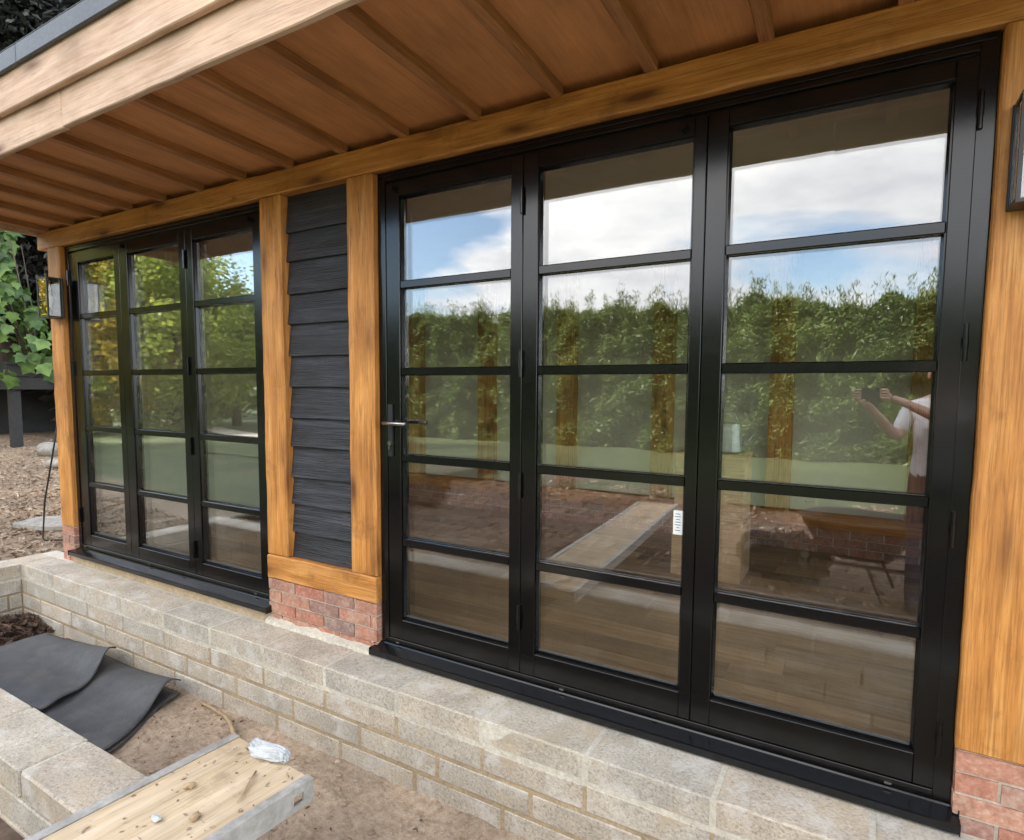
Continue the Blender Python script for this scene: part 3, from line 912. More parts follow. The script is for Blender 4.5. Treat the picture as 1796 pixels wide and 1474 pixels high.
# far set
z0 = SL
FB = [1.776, 1.367, 0.963, 0.542]
outer_frame(-3.030, -0.804, z0, 2.288)
f1 = leaf(-2.988, -2.3065, z0 + .030, 2.234, -2.868, -2.374, 0.160, 2.160, FB, 'glazed leaf of the far folding doors beside the lantern post')
f2 = leaf(-2.3035, -1.5535, z0 + .030, 2.234, -2.212, -1.622, 0.160, 2.160, FB, 'middle glazed leaf of the far folding doors')
f3 = leaf(-1.5505, -0.846, z0 + .030, 2.234, -1.482, -0.914, 0.160, 2.160, FB, 'glazed leaf of the far folding doors with inside handle beside oak post')
hinges(f1, -2.991, (0.30, 1.40, 2.06))
hinges(f3, -1.552, (0.24, 0.90, 1.40, 2.05))
lever(f3, -0.885, LEAFY1, 1.105, -1, 1, LANTERN)
catch(f3, -0.93, 2.205); catch(f2, -2.25, 2.205)
# label stuck on the middle near leaf
st = obj('label_sticker', box_mesh(0.036, 0.0006, 0.092, 0, 'label_sticker'), LABELW, l2, (1.482, GY0 - 0.0012, 0.775))
bm = bmesh.new()
for k in range(7):
    w = (0.010, 0.012, 0.008, 0.011, 0.012, 0.006, 0.010)[k]
    z = 0.808 - k * 0.0105
    add_box(bm, 1.482 - w, 1.482 + w * 0.8, GY0 - 0.0022, GY0 - 0.0017, z - 0.0012, z + 0.0012)
obj('printed_lines', bm_mesh(bm, 'printed_lines'), PRINT, l2)

# room inside ------------------------------------------------------
BW = 3.0
fl = beam('floor', -3.1, 2.6, 0.09, BW + 0.1, -0.07, -0.006, MORTAR_TAN, room, 0)
c = fl.location
fb_me = {}
y = 0.095
row = 0
while y < BW + 0.05:
    x = -3.1 - random.uniform(0, 1.2)
    while x < 2.55:
        a, b_ = max(x, -3.09), min(x + 1.22, 2.59)
        if b_ - a > 0.05:
            me = box_mesh(b_ - a - 0.0012, 0.1785, 0.012, 0.001, 'floor_board')
            obj('floor_board', me, FLOORW, fl, ((a + b_) / 2 - c.x, y + 0.09 - c.y, 0.0 - c.z))
        x += 1.22
    y += 0.18
    row += 1
beam('wall_panel', -3.2, 2.75, BW + 0.09, BW + 0.13, 0.19, 2.47, WALLPAINT, room, 0)
for xc in (-2.95, -2.22, -1.28, -0.375, 0.555, 1.51, 2.46):
    beam('post', xc - 0.088, xc + 0.088, BW - 0.012, BW + 0.088, 0.315, 2.468, OAK['z'], room, 0.005)
beam('sole_plate', -3.1, 2.6, BW - 0.016, BW + 0.088, 0.200, 0.312, OAK['x'], room, 0.005)
beam('wall_plate', -3.1, 2.6, BW - 0.05, BW - 0.014, 2.34, 2.46, OAK['x'], room, 0.005)
plinth(-3.08, 2.58, BW, 0.199, 3, name='plinth')
beam('wall_panel', 2.60, 2.66, 0.125, 0.42, 0.0, 2.47, WALLPAINT, room, 0)
beam('wall_panel', 2.60, 2.66, 2.62, BW + 0.08, 0.0, 2.47, WALLPAINT, room, 0)
beam('wall_panel', 2.60, 2.66, 0.421, 2.619, 1.70, 2.47, WALLPAINT, room, 0)
beam('wall_panel', 2.60, 2.66, 0.421, 2.619, 0.0, 0.55, WALLPAINT, room, 0)
bm = bmesh.new()
for (a0, a1, b0, b1) in ((0.422, 0.48, 0.552, 1.698), (2.56, 2.618, 0.552, 1.698), (0.48, 2.56, 1.64, 1.698), (0.48, 2.56, 0.552, 0.61), (1.49, 1.55, 0.61, 1.64)):
    add_box(bm, 2.605, 2.655, a0, a1, b0, b1)
wf = obj('added_window', bm_mesh(bm, 'added_window'), BLACKALU, room)  # unseen window, added in the end wall to let more daylight into the room
for (a0, a1) in ((0.481, 1.489), (1.551, 2.559)):
    bm = bmesh.new(); add_box(bm, 2.622, 2.638, a0, a1, 0.611, 1.639)
    obj('pane', bm_mesh(bm, 'pane'), LGLASS, wf)
beam('wall_panel', -3.16, -3.10, 0.125, BW + 0.08, 0.0, 2.47, WALLPAINT, room, 0)
beam('post', 2.50, 2.598, 2.64, 2.76, 0.008, 2.468, OAK['z'], room, 0.005)
beam('wall_panel', -0.80, 0.02, 0.122, 0.150, 0.0, 2.47, WALLPAINT, room, 0)
beam('wall_panel', 2.352, 2.60, 0.122, 0.150, 0.0, 2.47, WALLPAINT, room, 0)
beam('wall_panel', -3.10, -3.03, 0.122, 0.150, 0.0, 2.47, WALLPAINT, room, 0)

# ------------------------------------------------------------------ block walls
blk_me = {}


def block(L, D, H, i):
    key = (round(L, 3), D, H, i)
    if key not in blk_me:
        me = box_mesh(L, D, H, (0.0045, 0.007, 0.0055)[i % 3], 'block', rough=0.0013, cuts=5, seed=i * 11 + L * 5)
        me.materials.append(BLOCK)
        blk_me[key] = me
    return blk_me[key]


def course(parent, x0, x1, offs, yc, D, zc, axis='x', H=0.1, J=0.014, L0=0.436, jit=0.002):
    x = x0 - offs
    base = Vector(parent.location)
    while x < x1:
        a, b_ = max(x, x0), min(x + L0, x1)
        if b_ - a > 0.03:
            me = block(b_ - a, D, H, random.randrange(3))
            cc = (a + b_) / 2
            j = random.uniform(-jit, jit)
            if axis == 'x':
                obj('block', me, None, parent, Vector((cc, yc + j, zc)) - base, (0, random.uniform(-.003, .003), random.uniform(-.003, .003)))
            else:
                obj('block', me, None, parent, Vector((yc + j, cc, zc)) - base, (0, 0, R(90) + random.uniform(-.003, .003)))
        x += L0 + J


def mortar_core(name, boxes, label, cat):
    bm = bmesh.new()
    for (b6, mi) in boxes:
        n0 = len(bm.faces)
        add_box(bm, *b6)
        bm.faces.ensure_lookup_table()
        for f in bm.faces[n0:]:
            f.material_index = mi
    me = bm_mesh(bm, name)
    me.materials.append(MORTAR); me.materials.append(MORTAR_TAN)
    o = obj(name, me)
    return tag(o, label, cat)


TOP = -0.058
bw = mortar_core('block_wall', [((-3.52, 3.55, -0.2695, 0.05, TOP - 0.118, TOP - 0.004), 0), ((-3.52, 3.55, -0.2682, 0.05, -0.60, TOP - 0.118), 1),
                                ((-3.52, -3.316, -1.40, -0.268, TOP - 0.122, TOP - 0.006), 0), ((-3.52, -3.318, -1.40, -0.268, -0.60, TOP - 0.122), 1)],
                 'long low grey concrete block wall running below the folding doors with its return at left', 'block wall')
joint0 = -0.0935   # a joint of the top course lies here
for r_ in range(4):
    zc = TOP - 0.05 - r_ * 0.1135
    off = {0: 0.0, 1: 0.0, 2: 0.225, 3: 0.1}[r_]
    st_ = joint0 + off
    lead = (st_ - (-3.31)) % 0.45
    course(bw, -3.312, 3.5, 0.45 - lead, -0.272 + 0.1075, 0.215, zc)
    course(bw, -1.40, -0.275, 0.12 + off * 0.8, -3.419, 0.215, zc, axis='y')
course(bw, -3.52, -3.32, 0.0, -0.165, 0.215, TOP - 0.05)
# strip of block behind, under the sill
fw = mortar_core('block_wall', [((-3.5, 3.5, -1.372, -1.176, TOP - 0.09, -0.036), 0), ((-3.5, 3.5, -1.370, -1.178, -0.60, TOP - 0.09), 1)],
                 'block wall on the near side of the trench that carries the staging board', 'block wall')
for r_ in range(4):
    zc = -0.030 - 0.05 - r_ * 0.1115
    off = (0.0, 0.225, 0.06, 0.28)[r_]
    lead = (-0.345 + off - (-3.31)) % 0.45
    course(fw, -3.31, 3.5, 0.45 - lead, -1.274, 0.215, zc)

# ------------------------------------------------------------------ lanterns


def lantern(loc, label):
    t = empty('wall_lantern', loc)
    tag(t, label, 'wall lantern', 'box lanterns on the oak posts')
    w, d, h = 0.150, 0.105, 0.285       # origin at the foot of the back plate
    bm = bmesh.new(); add_box(bm, -w / 2 - 0.004, w / 2 + 0.004, -0.012, 0, 0, h); bmesh.ops.bevel(bm, geom=list(bm.edges), offset=0.002, segments=1, affect='EDGES')
    obj('back_plate', bm_mesh(bm, 'back_plate'), LANTERN, t)
    bm = bmesh.new()
    b = 0.010
    for x in (-w / 2, w / 2 - b):
        for y in (-d, -0.013 - b):
            add_box(bm, x, x + b, y, y + b, b, h - b)
    add_box(bm, -w / 2, w / 2, -d, -0.013, 0.0, b)
    add_box(bm, -w / 2, w / 2, -d, -0.013, h - b, h)
    obj('cage', bm_mesh(bm, 'cage'), LANTERN, t)
    for (x0, x1, y0, y1) in ((-w / 2 + b, w / 2 - b, -d + .003, -d + .006), (-w / 2 + .003, -w / 2 + .006, -d + b, -0.024), (w / 2 - .006, w / 2 - .003, -d + b, -0.024)):
        bm = bmesh.new(); add_box(bm, x0, x1, y0, y1, b, h - b)
        obj('pane', bm_mesh(bm, 'pane'), LGLASS, t)
    bm = bmesh.new()
    lathe(bm, [(0.001, 0.010), (0.016, 0.010), (0.016, 0.075), (0.013, 0.08), (0.001, 0.08)], 14, (0, -0.058, 0))
    hol = obj('lamp_holder', bm_mesh(bm, 'lamp_holder', False), LANTERN, t)
    bm = bmesh.new()
    lathe(bm, [(0.012, 0.081), (0.014, 0.095), (0.024, 0.12), (0.026, 0.14), (0.02, 0.16), (0.001, 0.168)], 16, (0, -0.058, 0))
    obj('bulb', bm_mesh(bm, 'bulb', True), BULB, t)
    return t


lantern((-3.065, PY - 0.001, 1.765), 'black box lantern on the left corner post next to the leafy plant')
lantern((2.458, PY - 0.001, 1.775), 'black box lantern on the right oak post cut off by the picture edge')

# ------------------------------------------------------------------ things in and over the trench


def sheet_mesh(name, corner_fn, nu, nv, th):
    bm = bmesh.new()
    g = [[bm.verts.new(corner_fn(i / nu, j / nv)) for j in range(nv + 1)] for i in range(nu + 1)]
    for i in range(nu):
        for j in range(nv):
            bm.faces.new((g[i][j], g[i + 1][j], g[i + 1][j + 1], g[i][j + 1]))
    bmesh.ops.recalc_face_normals(bm, faces=bm.faces)
    if sum(f.normal.z for f in bm.faces) < 0:
        bmesh.ops.reverse_faces(bm, faces=bm.faces)
    bmesh.ops.solidify(bm, geom=list(bm.faces), thickness=th)
    me = bpy.data.meshes.new(name)
    bm.to_mesh(me); bm.free()
    for p_ in me.polygons:
        p_.use_smooth = True
    return me


def bil(A, B, C, D, u, v):
    return Vector(A) * (1 - u) * (1 - v) + Vector(B) * u * (1 - v) + Vector(C) * u * v + Vector(D) * (1 - u) * v


def mat_low(u, v):
    p_ = bil((-2.10, -1.02, 0), (-0.965, -0.88, 0), (-1.19, -0.325, 0), (-2.55, -0.31, 0), u, v)
    s = u ** 3
    z = -0.452 + 0.008 * math.sin(u * 5 + 1) + 0.005 * noise.noise(Vector((u * 4, v * 4, 1)))
    z += s * (0.085 * math.exp(-((v - 0.88) / 0.22) ** 2) + 0.012 * math.sin(v * 3.1))
    z += 0.02 * math.exp(-((v - 0.75) / 0.25) ** 2) * u
    p_.x += 0.02 * s * math.sin(v * 6)
    return p_ + Vector((0, 0, z))


def mat_low2(u, v):
    p_ = mat_low(u, v)
    p_.z = -0.470 + 0.22 * max(0, p_.z + 0.452)
    p_ += Vector((0.012 * u, -0.012 * u, 0))
    return p_


def mat_top(u, v):
    p_ = bil((-2.75, -1.03, 0), (-1.60, -0.84, 0), (-1.83, -0.335, 0), (-2.72, -0.36, 0), u, v)
    s = u ** 2.4
    z = -0.428 + 0.008 * math.sin(u * 4) + 0.006 * noise.noise(Vector((u * 3 + 5, v * 4, 1)))
    z += s * (0.115 * math.exp(-((v - 0.90) / 0.22) ** 2) + 0.022 * math.exp(-((v - 0.22) / 0.16) ** 2))
    p_.x += 0.03 * s * math.sin(v * 5)
    return p_ + Vector((0, 0, z))


mt = empty('rubber_mat', (-1.7, -0.6, -0.47))
tag(mt, 'folded black rubber mat lying in the trench, lower sheet nearest the staging', 'rubber mat', 'black rubber mats in the trench')
o = obj('sheet', sheet_mesh('sheet', mat_low, 36, 24, 0.007), RUBBER, mt, (1.7, 0.6, 0.47))
o = obj('sheet', sheet_mesh('sheet', mat_low2, 36, 24, 0.007), RUBBER, mt, (1.7, 0.6, 0.47))
o = obj('rubber_mat', sheet_mesh('rubber_mat', mat_top, 40, 28, 0.007), RUBBER)
tag(o, 'black rubber mat with curled edge lying on top of the lower mat in the trench', 'rubber mat', 'black rubber mats in the trench')

# staging board
stg = empty('staging_board', (0.385, -1.27, -0.026))
tag(stg, 'plywood decked aluminium staging board laid over the near block wall', 'staging board')
stg.rotation_euler = (0, 0, R(-3.5))
SW, SLN, SH = 0.432, 3.1, 0.075
yF = 0.312       # far end in local coordinates
bm = bmesh.new(); add_box(bm, -SW / 2 + 0.034, SW / 2 - 0.034, yF - SLN, yF - 0.004, SH - 0.016, SH - 0.004)
me = bm_mesh(bm, 'deck')
obj('deck', me, PLYDECK, stg)
for s in (-1, 1):
    bm = bmesh.new()
    x0, x1 = (-SW / 2, -SW / 2 + 0.032) if s < 0 else (SW / 2 - 0.032, SW / 2)
    add_box(bm, x0, x1, yF - SLN, yF - 0.001, SH - 0.004, SH)               # top flange
    xw0, xw1 = (x0, x0 + 0.004) if s < 0 else (x1 - 0.004, x1)
    hy0, hy1, hz0, hz1 = yF - 0.075, yF - 0.040, 0.022, 0.052
    add_box(bm, xw0, xw1, yF - SLN, hy0, 0.004, SH - 0.004)
    add_box(bm, xw0, xw1, hy1, yF - 0.001, 0.004, SH - 0.004)
    add_box(bm, xw0, xw1, hy0, hy1, 0.004, hz0)
    add_box(bm, xw0, xw1, hy0, hy1, hz1, SH - 0.004)
    add_box(bm, x0, x1, yF - SLN, yF - 0.001, 0.0, 0.004)
    me = bm_mesh(bm, 'side_rail')
    obj('side_rail', me, ALU, stg)
    bm = bmesh.new()
    xs = x1 if s > 0 else x0
    for (a0, a1, b0, b1) in ((hy0 - .006, hy1 + .006, hz0 - .006, hz0), (hy0 - .006, hy1 + .006, hz1, hz1 + .006), (hy0 - .006, hy0, hz0, hz1), (hy1, hy1 + .006, hz0, hz1)):
        add_box(bm, min(xs, xs + s * 0.003), max(xs, xs + s * 0.003), a0, a1, b0, b1)
    obj('socket_rim', bm_mesh(bm, 'socket_rim'), ALU, stg)
for k in range(6):
    bm = bmesh.new(); yy = yF - 0.12 - k * 0.45
    add_box(bm, -SW / 2 + 0.004, SW / 2 - 0.004, yy - 0.02, yy + 0.02, SH - 0.046, SH - 0.017)
    obj('cross_member', bm_mesh(bm, 'cross_member'), ALU, stg)

# screwed up white wrapping on the board
bm = bmesh.new()
bmesh.ops.create_icosphere(bm, subdivisions=5, radius=1.0)
for v in bm.verts:
    d = v.co.copy()
    n_ = 0.28 * noise.noise(d * 1.4 + Vector((3, 1, 0))) + 0.20 * (1 - abs(noise.noise(Vector((d.x * 1.5, d.y * 4, d.z * 4))) * 2)) + 0.06 * noise.noise(d * 7)
    lim = 1.0 - 0.45 * max(0, d.x) ** 2
    v.co = Vector((d.x * 0.095, d.y * 0.034 * lim, d.z * 0.021 * lim)) * (0.85 + n_)
    v.co.y += 0.016 * math.sin(d.x * 3)
    v.co.z = max(v.co.z, -0.012)
me = bm_mesh(bm, 'plastic_wrapping', True)
zs_ = min(v.co.z for v in me.vertices)
o = obj('plastic_wrapping', me, PLASTER, None, (0.405, -0.965, 0.049 - zs_ - 0.002), (0, 0, R(-12)))
tag(o, 'screwed-up white plastic wrapping at the end of the staging board', 'wrapping')
o = tube_obj('twig', [(0.445, -1.05, 0.053), (0.47, -1.09, 0.055), (0.50, -1.135, 0.052), (0.52, -1.17, 0.0535)], [0.004, 0.004, 0.0035, 0.002], TWIG, n=6)
tag(o, 'thin straight splinter lying on the plywood deck below the white wrapping', 'twig')
o = tube_obj('twig', [(-1.02, -0.330, -0.462), (-0.90, -0.345, -0.452), (-0.76, -0.355, -0.455), (-0.66, -0.39, -0.450), (-0.50, -0.47, -0.455), (-0.36, -0.56, -0.458)], [0.006, 0.008, 0.009, 0.0105, 0.011, 0.011], TWIG, n=8)
tag(o, 'long bent pale stick on the trench floor between the mat and the staging', 'twig')
for k, (x, y) in enumerate(((0.385, -1.33), (0.33, -1.20), (0.47, -1.27))):
    bm = bmesh.new(); bmesh.ops.create_icosphere(bm, subdivisions=2, radius=1)
    for v in bm.verts:
        v.co = Vector((v.co.x * 0.018, v.co.y * 0.012, v.co.z * 0.008)) * (1 + 0.5 * noise.noise(v.co * 2 + Vector((k * 5, 0, 0))))
    o = obj('mortar_crumb', bm_mesh(bm, 'mortar_crumb'), PLASTER if k == 0 else TWIG, None, (x, y, 0.0545), (0, 0, k))
    tag(o, ['white crumb of plaster on the staging deck near the picture edge', 'small brown crumb on the deck nearest the left rail', 'small brown crumb in the middle of the staging deck'][k], 'crumb', 'crumbs on the staging deck')


def scatter_flakes(name, n, fn, size, mat, flat=0.35, label=None, cat=None):
    pts = np.array([fn() for _ in range(n)])
    dirs = rng.normal(size=(n, 3)); dirs[:, 2] *= flat
    q = leaf_quads(pts, dirs, size, size * 0.45, 0.6)
    o = obj(name, np_mesh(name, q, 4, mat))
    return tag(o, label, cat, None, 'stuff')


def pile_pt():
    u = random.gauss(0, 1); v = random.gauss(0, 1)
    x = -3.06 + u * 0.11; y = -0.46 + v * 0.13
    x = max(x, -3.29); y = min(y, -0.295)
    h = 0.09 * math.exp(-((x + 3.1) / 0.2) ** 2 - ((y + 0.45) / 0.24) ** 2)
    return (x, y, -0.465 + random.uniform(0, 1) * h)


def trench_pt():
    x = random.uniform(-2.6, 2.4); y = random.uniform(-1.1, -0.30)
    return (x, y, trench_h(x, y) + 0.006)


def deck_pt():
    x = random.uniform(0.2, 0.57); y = -0.98 - random.random() ** 1.3 * 1.2
    return (x, y, 0.0475)


scatter_flakes('leaf_flakes', 260, trench_pt, 0.022, DEADLEAF, 0.3, 'bits of dead leaf on the trench floor', 'leaf litter')
scatter_flakes('wood_shavings', 170, deck_pt, 0.014, CHIP, 0.12, 'crumbs and shavings on the plywood deck', 'shavings')
scatter_flakes('leaf_litter', 1500, pile_pt, 0.055, DEADLEAF, 0.5, 'heap of dark dead leaves in the trench corner', 'leaf litter')


def soil_pt():
    x = random.uniform(-6.5, 5.0); y = -1.5 - random.random() ** 0.8 * 5.2
    return (x, y, soil_h(x, y) + random.uniform(0.0, 0.03))


scatter_flakes('soil_litter', 9000, soil_pt, 0.065, CHIP, 0.45, 'clods, chips and dead leaves over the garden soil', 'soil litter')


def bank_pt():
    x = -3.58 - abs(random.gauss(0, 2.6)); y = random.uniform(-1.2, 7)
    return (x, y, bank_h(x, y) + random.uniform(0.002, 0.016))


scatter_flakes('wood_chips', 24000, bank_pt, 0.05, CHIP, 0.3, 'wood chips and dead leaves strewn over the bank', 'wood chips')


def pebble_mesh(seed, s=1.0, flat=0.6):
    bm = bmesh.new(); bmesh.ops.create_icosphere(bm, subdivisions=1, radius=1)
    for v in bm.verts:
        v.co *= 1 + 0.35 * noise.noise(v.co * 1.5 + Vector((seed, seed, 0)))
        v.co.z *= flat
        v.co *= s
    return bm


bm = bmesh.new()
for k in range(800):
    x = random.uniform(-3.2, 2.2); y = random.uniform(-1.15, -0.29)
    s = random.choice((0.003, 0.004, 0.005, 0.006, 0.008, 0.010, 0.013, 0.017))
    z = trench_h(x, y)
    b2 = pebble_mesh(k, s)
    me_ = bpy.data.meshes.new('t'); b2.to_mesh(me_); b2.free()
    me_.transform(Matrix.Translation((x, y, z + s * 0.15)))
    bm.from_mesh(me_); bpy.data.meshes.remove(me_)
o = obj('soil_crumbs', bm_mesh(bm, 'soil_crumbs'), CLOD)
tag(o, 'small stones and clods scattered over the trench floor', 'stones', None, 'stuff')

# ------------------------------------------------------------------ left side: slab, stones, rod, deck, plant
bm = bmesh.new()
vs = [(-0.30, -0.16), (0.02, -0.20), (0.27, -0.11), (0.24, 0.12), (-0.03, 0.19), (-0.27, 0.10)]
lo = [bm.verts.new((x, y, 0)) for x, y in vs]; hi = [bm.verts.new((x * 0.96, y * 0.96, 0.045)) for x, y in vs]
bm.faces.new(lo); bm.faces.new(hi)
for i in range(6):
    bm.faces.new((lo[i], lo[(i + 1) % 6], hi[(i + 1) % 6], hi[i]))
bmesh.ops.bevel(bm, geom=list(bm.edges), offset=0.006, segments=1, affect='EDGES')
o = obj('stone_slab', bm_mesh(bm, 'stone_slab'), STONE, None, (-4.36, 0.40, bank_h(-4.36, 0.40) - 0.012), (R(2), R(3), 0.5))
tag(o, 'flat pale stone slab on the ground by the foot of the left post', 'stone slab')
for k, (x, y, s, lb) in enumerate(((-8.4, 2.0, 0.16, 'rounded grey stone behind the left post, larger of two'), (-7.3, 1.62, 0.11, 'smaller pale stone in front of the larger grey one'))):
    bm = bmesh.new(); bmesh.ops.create_icosphere(bm, subdivisions=3, radius=s)
    for v in bm.verts:
        v.co *= 1 + 0.3 * noise.noise(v.co * 6 + Vector((k * 3, 1, 0)))
        v.co.x *= 1.3; v.co.z *= 0.7
    o = obj('boulder', bm_mesh(bm, 'boulder', True), STONE, None, (x, y, bank_h(x, y) + s * 0.45))
    tag(o, lb, 'stone', 'stones on the bank')
zb_ = bank_h(-3.95, 0.12)
o = tube_obj('metal_rod', [(-3.78, 0.20, zb_ + 0.015), (-3.93, 0.13, zb_ + 0.008), (-3.945, 0.125, zb_ + 0.03), (-3.90, 0.135, zb_ + 0.35), (-3.80, 0.17, zb_ + 0.75), (-3.72, 0.19, zb_ + 1.05)], 0.007, STEELROD, n=8)
tag(o, 'thin dark bent metal rod leaning behind the left corner post', 'metal rod')

dk = empty('timber_deck', (-9.3, 1.85, bank_h(-9.3, 1.85)))
tag(dk, 'black stained raised timber deck on legs at the far left', 'deck')
zd0, zd1 = 1.20, 1.60
bz = dk.location.z
for (lx, ly) in ((-0.14, 0.14), (-0.14, 1.9), (-2.4, 0.14), (-2.4, 1.9)):
    bm = bmesh.new(); add_box(bm, lx - 0.065, lx + 0.065, ly - 0.065, ly + 0.065, -0.25, zd0 - bz - 0.001)
    obj('leg', bm_mesh(bm, 'leg'), DECKBLACK, dk)
for k in range(2):
    a = zd0 - bz + k * 0.2
    for (x0, x1, y0, y1) in ((-2.6, 0.0, 0.0, 0.03), (-0.03, 0.0, 0.032, 3.4)):
        bm = bmesh.new(); add_box(bm, x0, x1, y0, y1, a + 0.003, a + 0.195)
        bmesh.ops.bevel(bm, geom=list(bm.edges), offset=0.004, segments=1, affect='EDGES')
        obj('fascia_board', bm_mesh(bm, 'fascia_board'), DECKBLACK, dk)
for k in range(6):  # added dark boards standing in for the shadow under the deck
    bm = bmesh.new(); add_box(bm, -2.58, -2.55, -0.4, 3.4, -0.3 + k * 0.22, -0.3 + k * 0.22 + 0.2197)
    obj('shade_board', bm_mesh(bm, 'shade_board'), DECKBLACK, dk)
for k in range(20):
    bm = bmesh.new(); y_ = 0.0 + k * 0.17
    add_box(bm, -2.6, 0.02, y_, y_ + 0.16, zd1 - bz - 0.006, zd1 - bz + 0.022)
    obj('deck_board', bm_mesh(bm, 'deck_board'), DECKBLACK, dk)


# vine with broad lobed leaves standing behind the corner of the deck
LOBES = [(0, 0), (0.22, -0.06), (0.5, 0.08), (0.42, 0.28), (0.60, 0.52), (0.32, 0.56), (0.0, 1.0), (-0.32, 0.56), (-0.60, 0.52), (-0.42, 0.28), (-0.5, 0.08), (-0.22, -0.06)]


def lobed(pts, nrm, size):
    out = []
    for p_, n_ in zip(pts, nrm):
        n_ = Vector(n_).normalized()
        down = Vector((random.gauss(0, .45), random.gauss(0, .45), -1))
        t = (down - n_ * down.dot(n_)).normalized()
        s_ = n_.cross(t)
        sz = size * random.uniform(0.55, 1.25)
        P = Vector(p_)
        for (a, b_) in LOBES:
            q = P + s_ * a * sz + t * b_ * sz - n_ * (a * a * 0.35 + b_ * b_ * 0.15) * sz
            out.append(q[:])
    return np.array(out)


vn = empty('climbing_plant', (-9.6, 2.3, zd1 + 0.02))
tag(vn, 'climbing plant with broad bright green lobed leaves growing over the black deck', 'climbing plant')
P_, N_ = [], []
for k in range(420):
    a = random.uniform(0, 2 * math.pi)
    h = random.random() ** 0.9 * 2.4 - 0.25
    w = (0.55 + 0.35 * math.sin(h * 2.3 + 1)) * (1.15 - 0.25 * h)
    rr = w * (0.25 + 0.75 * math.sqrt(random.random())) * (1 + 0.5 * noise.noise(Vector((a * 2, h * 2.2, 0))))
    x, y_ = rr * math.cos(a) * 1.0, rr * math.sin(a) * 0.9
    P_.append((x, y_ - 0.35, h + 0.0)); N_.append((math.cos(a) + 0.5 + random.gauss(0, .6), math.sin(a) - 0.5 + random.gauss(0, .6), 0.6 + random.gauss(0, .6)))
obj('foliage', np_mesh('foliage', lobed(P_, N_, 0.19), len(LOBES), VINE), None, vn)
bm = bmesh.new()
for k in range(5):
    a = k * 1.3
    tube(bm, [(0.05 * math.cos(a), 0.05 * math.sin(a), 0), (0.2 * math.cos(a), -0.1 + 0.15 * math.sin(a), 0.8), (0.35 * math.cos(a + .5), -0.3 + 0.3 * math.sin(a), 1.9)], [0.02, 0.014, 0.006], 6)
obj('stem', bm_mesh(bm, 'stem', True), BARK, vn)


# ------------------------------------------------------------------ trees, hedge
def trunk_mesh(h, r0, limbs, seed, crown_h0, spread):
    rnd = random.Random(seed)
    bm = bmesh.new()
    pts = []
    for i in range(8):
        t = i / 7
        pts.append((0.12 * h * 0.1 * noise.noise(Vector((t * 2, seed, 0))), 0.12 * h * 0.1 * noise.noise(Vector((t * 2, seed, 9))), t * h * 0.86))
    tube(bm, pts, [r0 * (1 - 0.85 * i / 7) * (1.35 if i == 0 else 1) for i in range(8)], 9)
    for k in range(limbs):
        t = rnd.uniform(0.25, 0.8)
        z = t * h * 0.86
        a = rnd.uniform(0, 2 * math.pi)
        L = spread * rnd.uniform(0.5, 0.95)
        p0 = Vector((0, 0, z)); p3 = p0 + Vector((math.cos(a) * L, math.sin(a) * L, L * rnd.uniform(0.3, 0.8)))
        p1 = p0.lerp(p3, 0.4) + Vector((0, 0, -0.06 * L)); 
        tube(bm, [p0, p1, p3], [r0 * (1 - t) * 0.6 + 0.012, r0 * (1 - t) * 0.35 + 0.01, 0.008], 6)
    return bm_mesh(bm, 'trunk', True)


def crown_mesh(h, spread, base, nclump, per, lsize, mat, seed, shape='round'):
    rg = np.random.default_rng(seed)
    cs = []
    while len(cs) < nclump:
        q = rg.uniform(-1, 1, 3)
        l_ = np.linalg.norm(q)
        if l_ > 1 or l_ < 0.25:
            continue
        if shape == 'cone':
            z = (q[2] + 1) / 2
            w = spread * (1 - z) ** 0.75
            r_ = math.sqrt(rg.uniform(0.25, 1))
            a = rg.uniform(0, 2 * math.pi)
            cs.append((r_ * w * math.cos(a), r_ * w * math.sin(a), base + z * (h - base), 0.35 + 0.25 * w / spread))
        else:
            z = base + (q[2] + 1) / 2 * (h - base)
            wob = 1 + 0.28 * noise.noise(Vector((q[0] * 2, q[1] * 2, q[2] * 2 + seed)))
            cs.append((q[0] * spread * wob, q[1] * spread * wob, z, rg.uniform(0.35, 0.75) * spread * 0.36))
    pts, dirs = [], []
    for (x, y_, z, r_) in cs:
        g = rg.normal(size=(per, 3)) * r_ * 0.55
        g[:, 2] *= 0.75
        pts.append(g + np.array([x, y_, z]))
        d = rg.normal(size=(per, 3)); d[:, 2] -= 0.4
        if shape == 'cone':
            d = g * 1.5 + np.array([x, y_, 0]) * 0.8 + rg.normal(size=(per, 3)) * 0.35; d[:, 2] -= 0.5
        dirs.append(d)
    pts = np.concatenate(pts); dirs = np.concatenate(dirs)
    return np_mesh('crown', leaf_quads(pts, dirs, lsize, lsize * 0.55, 0.45), 4, mat)


def tree(name, loc, tm, cm, label, group, s=1.0, rz=0.0):
    t = empty(name, loc, rz)
    t.scale = (s, s, s * random.uniform(0.95, 1.05))
    tag(t, label, 'tree', group)
    obj('trunk', tm, BARK, t)
    obj('crown', cm, None, t)
    return t


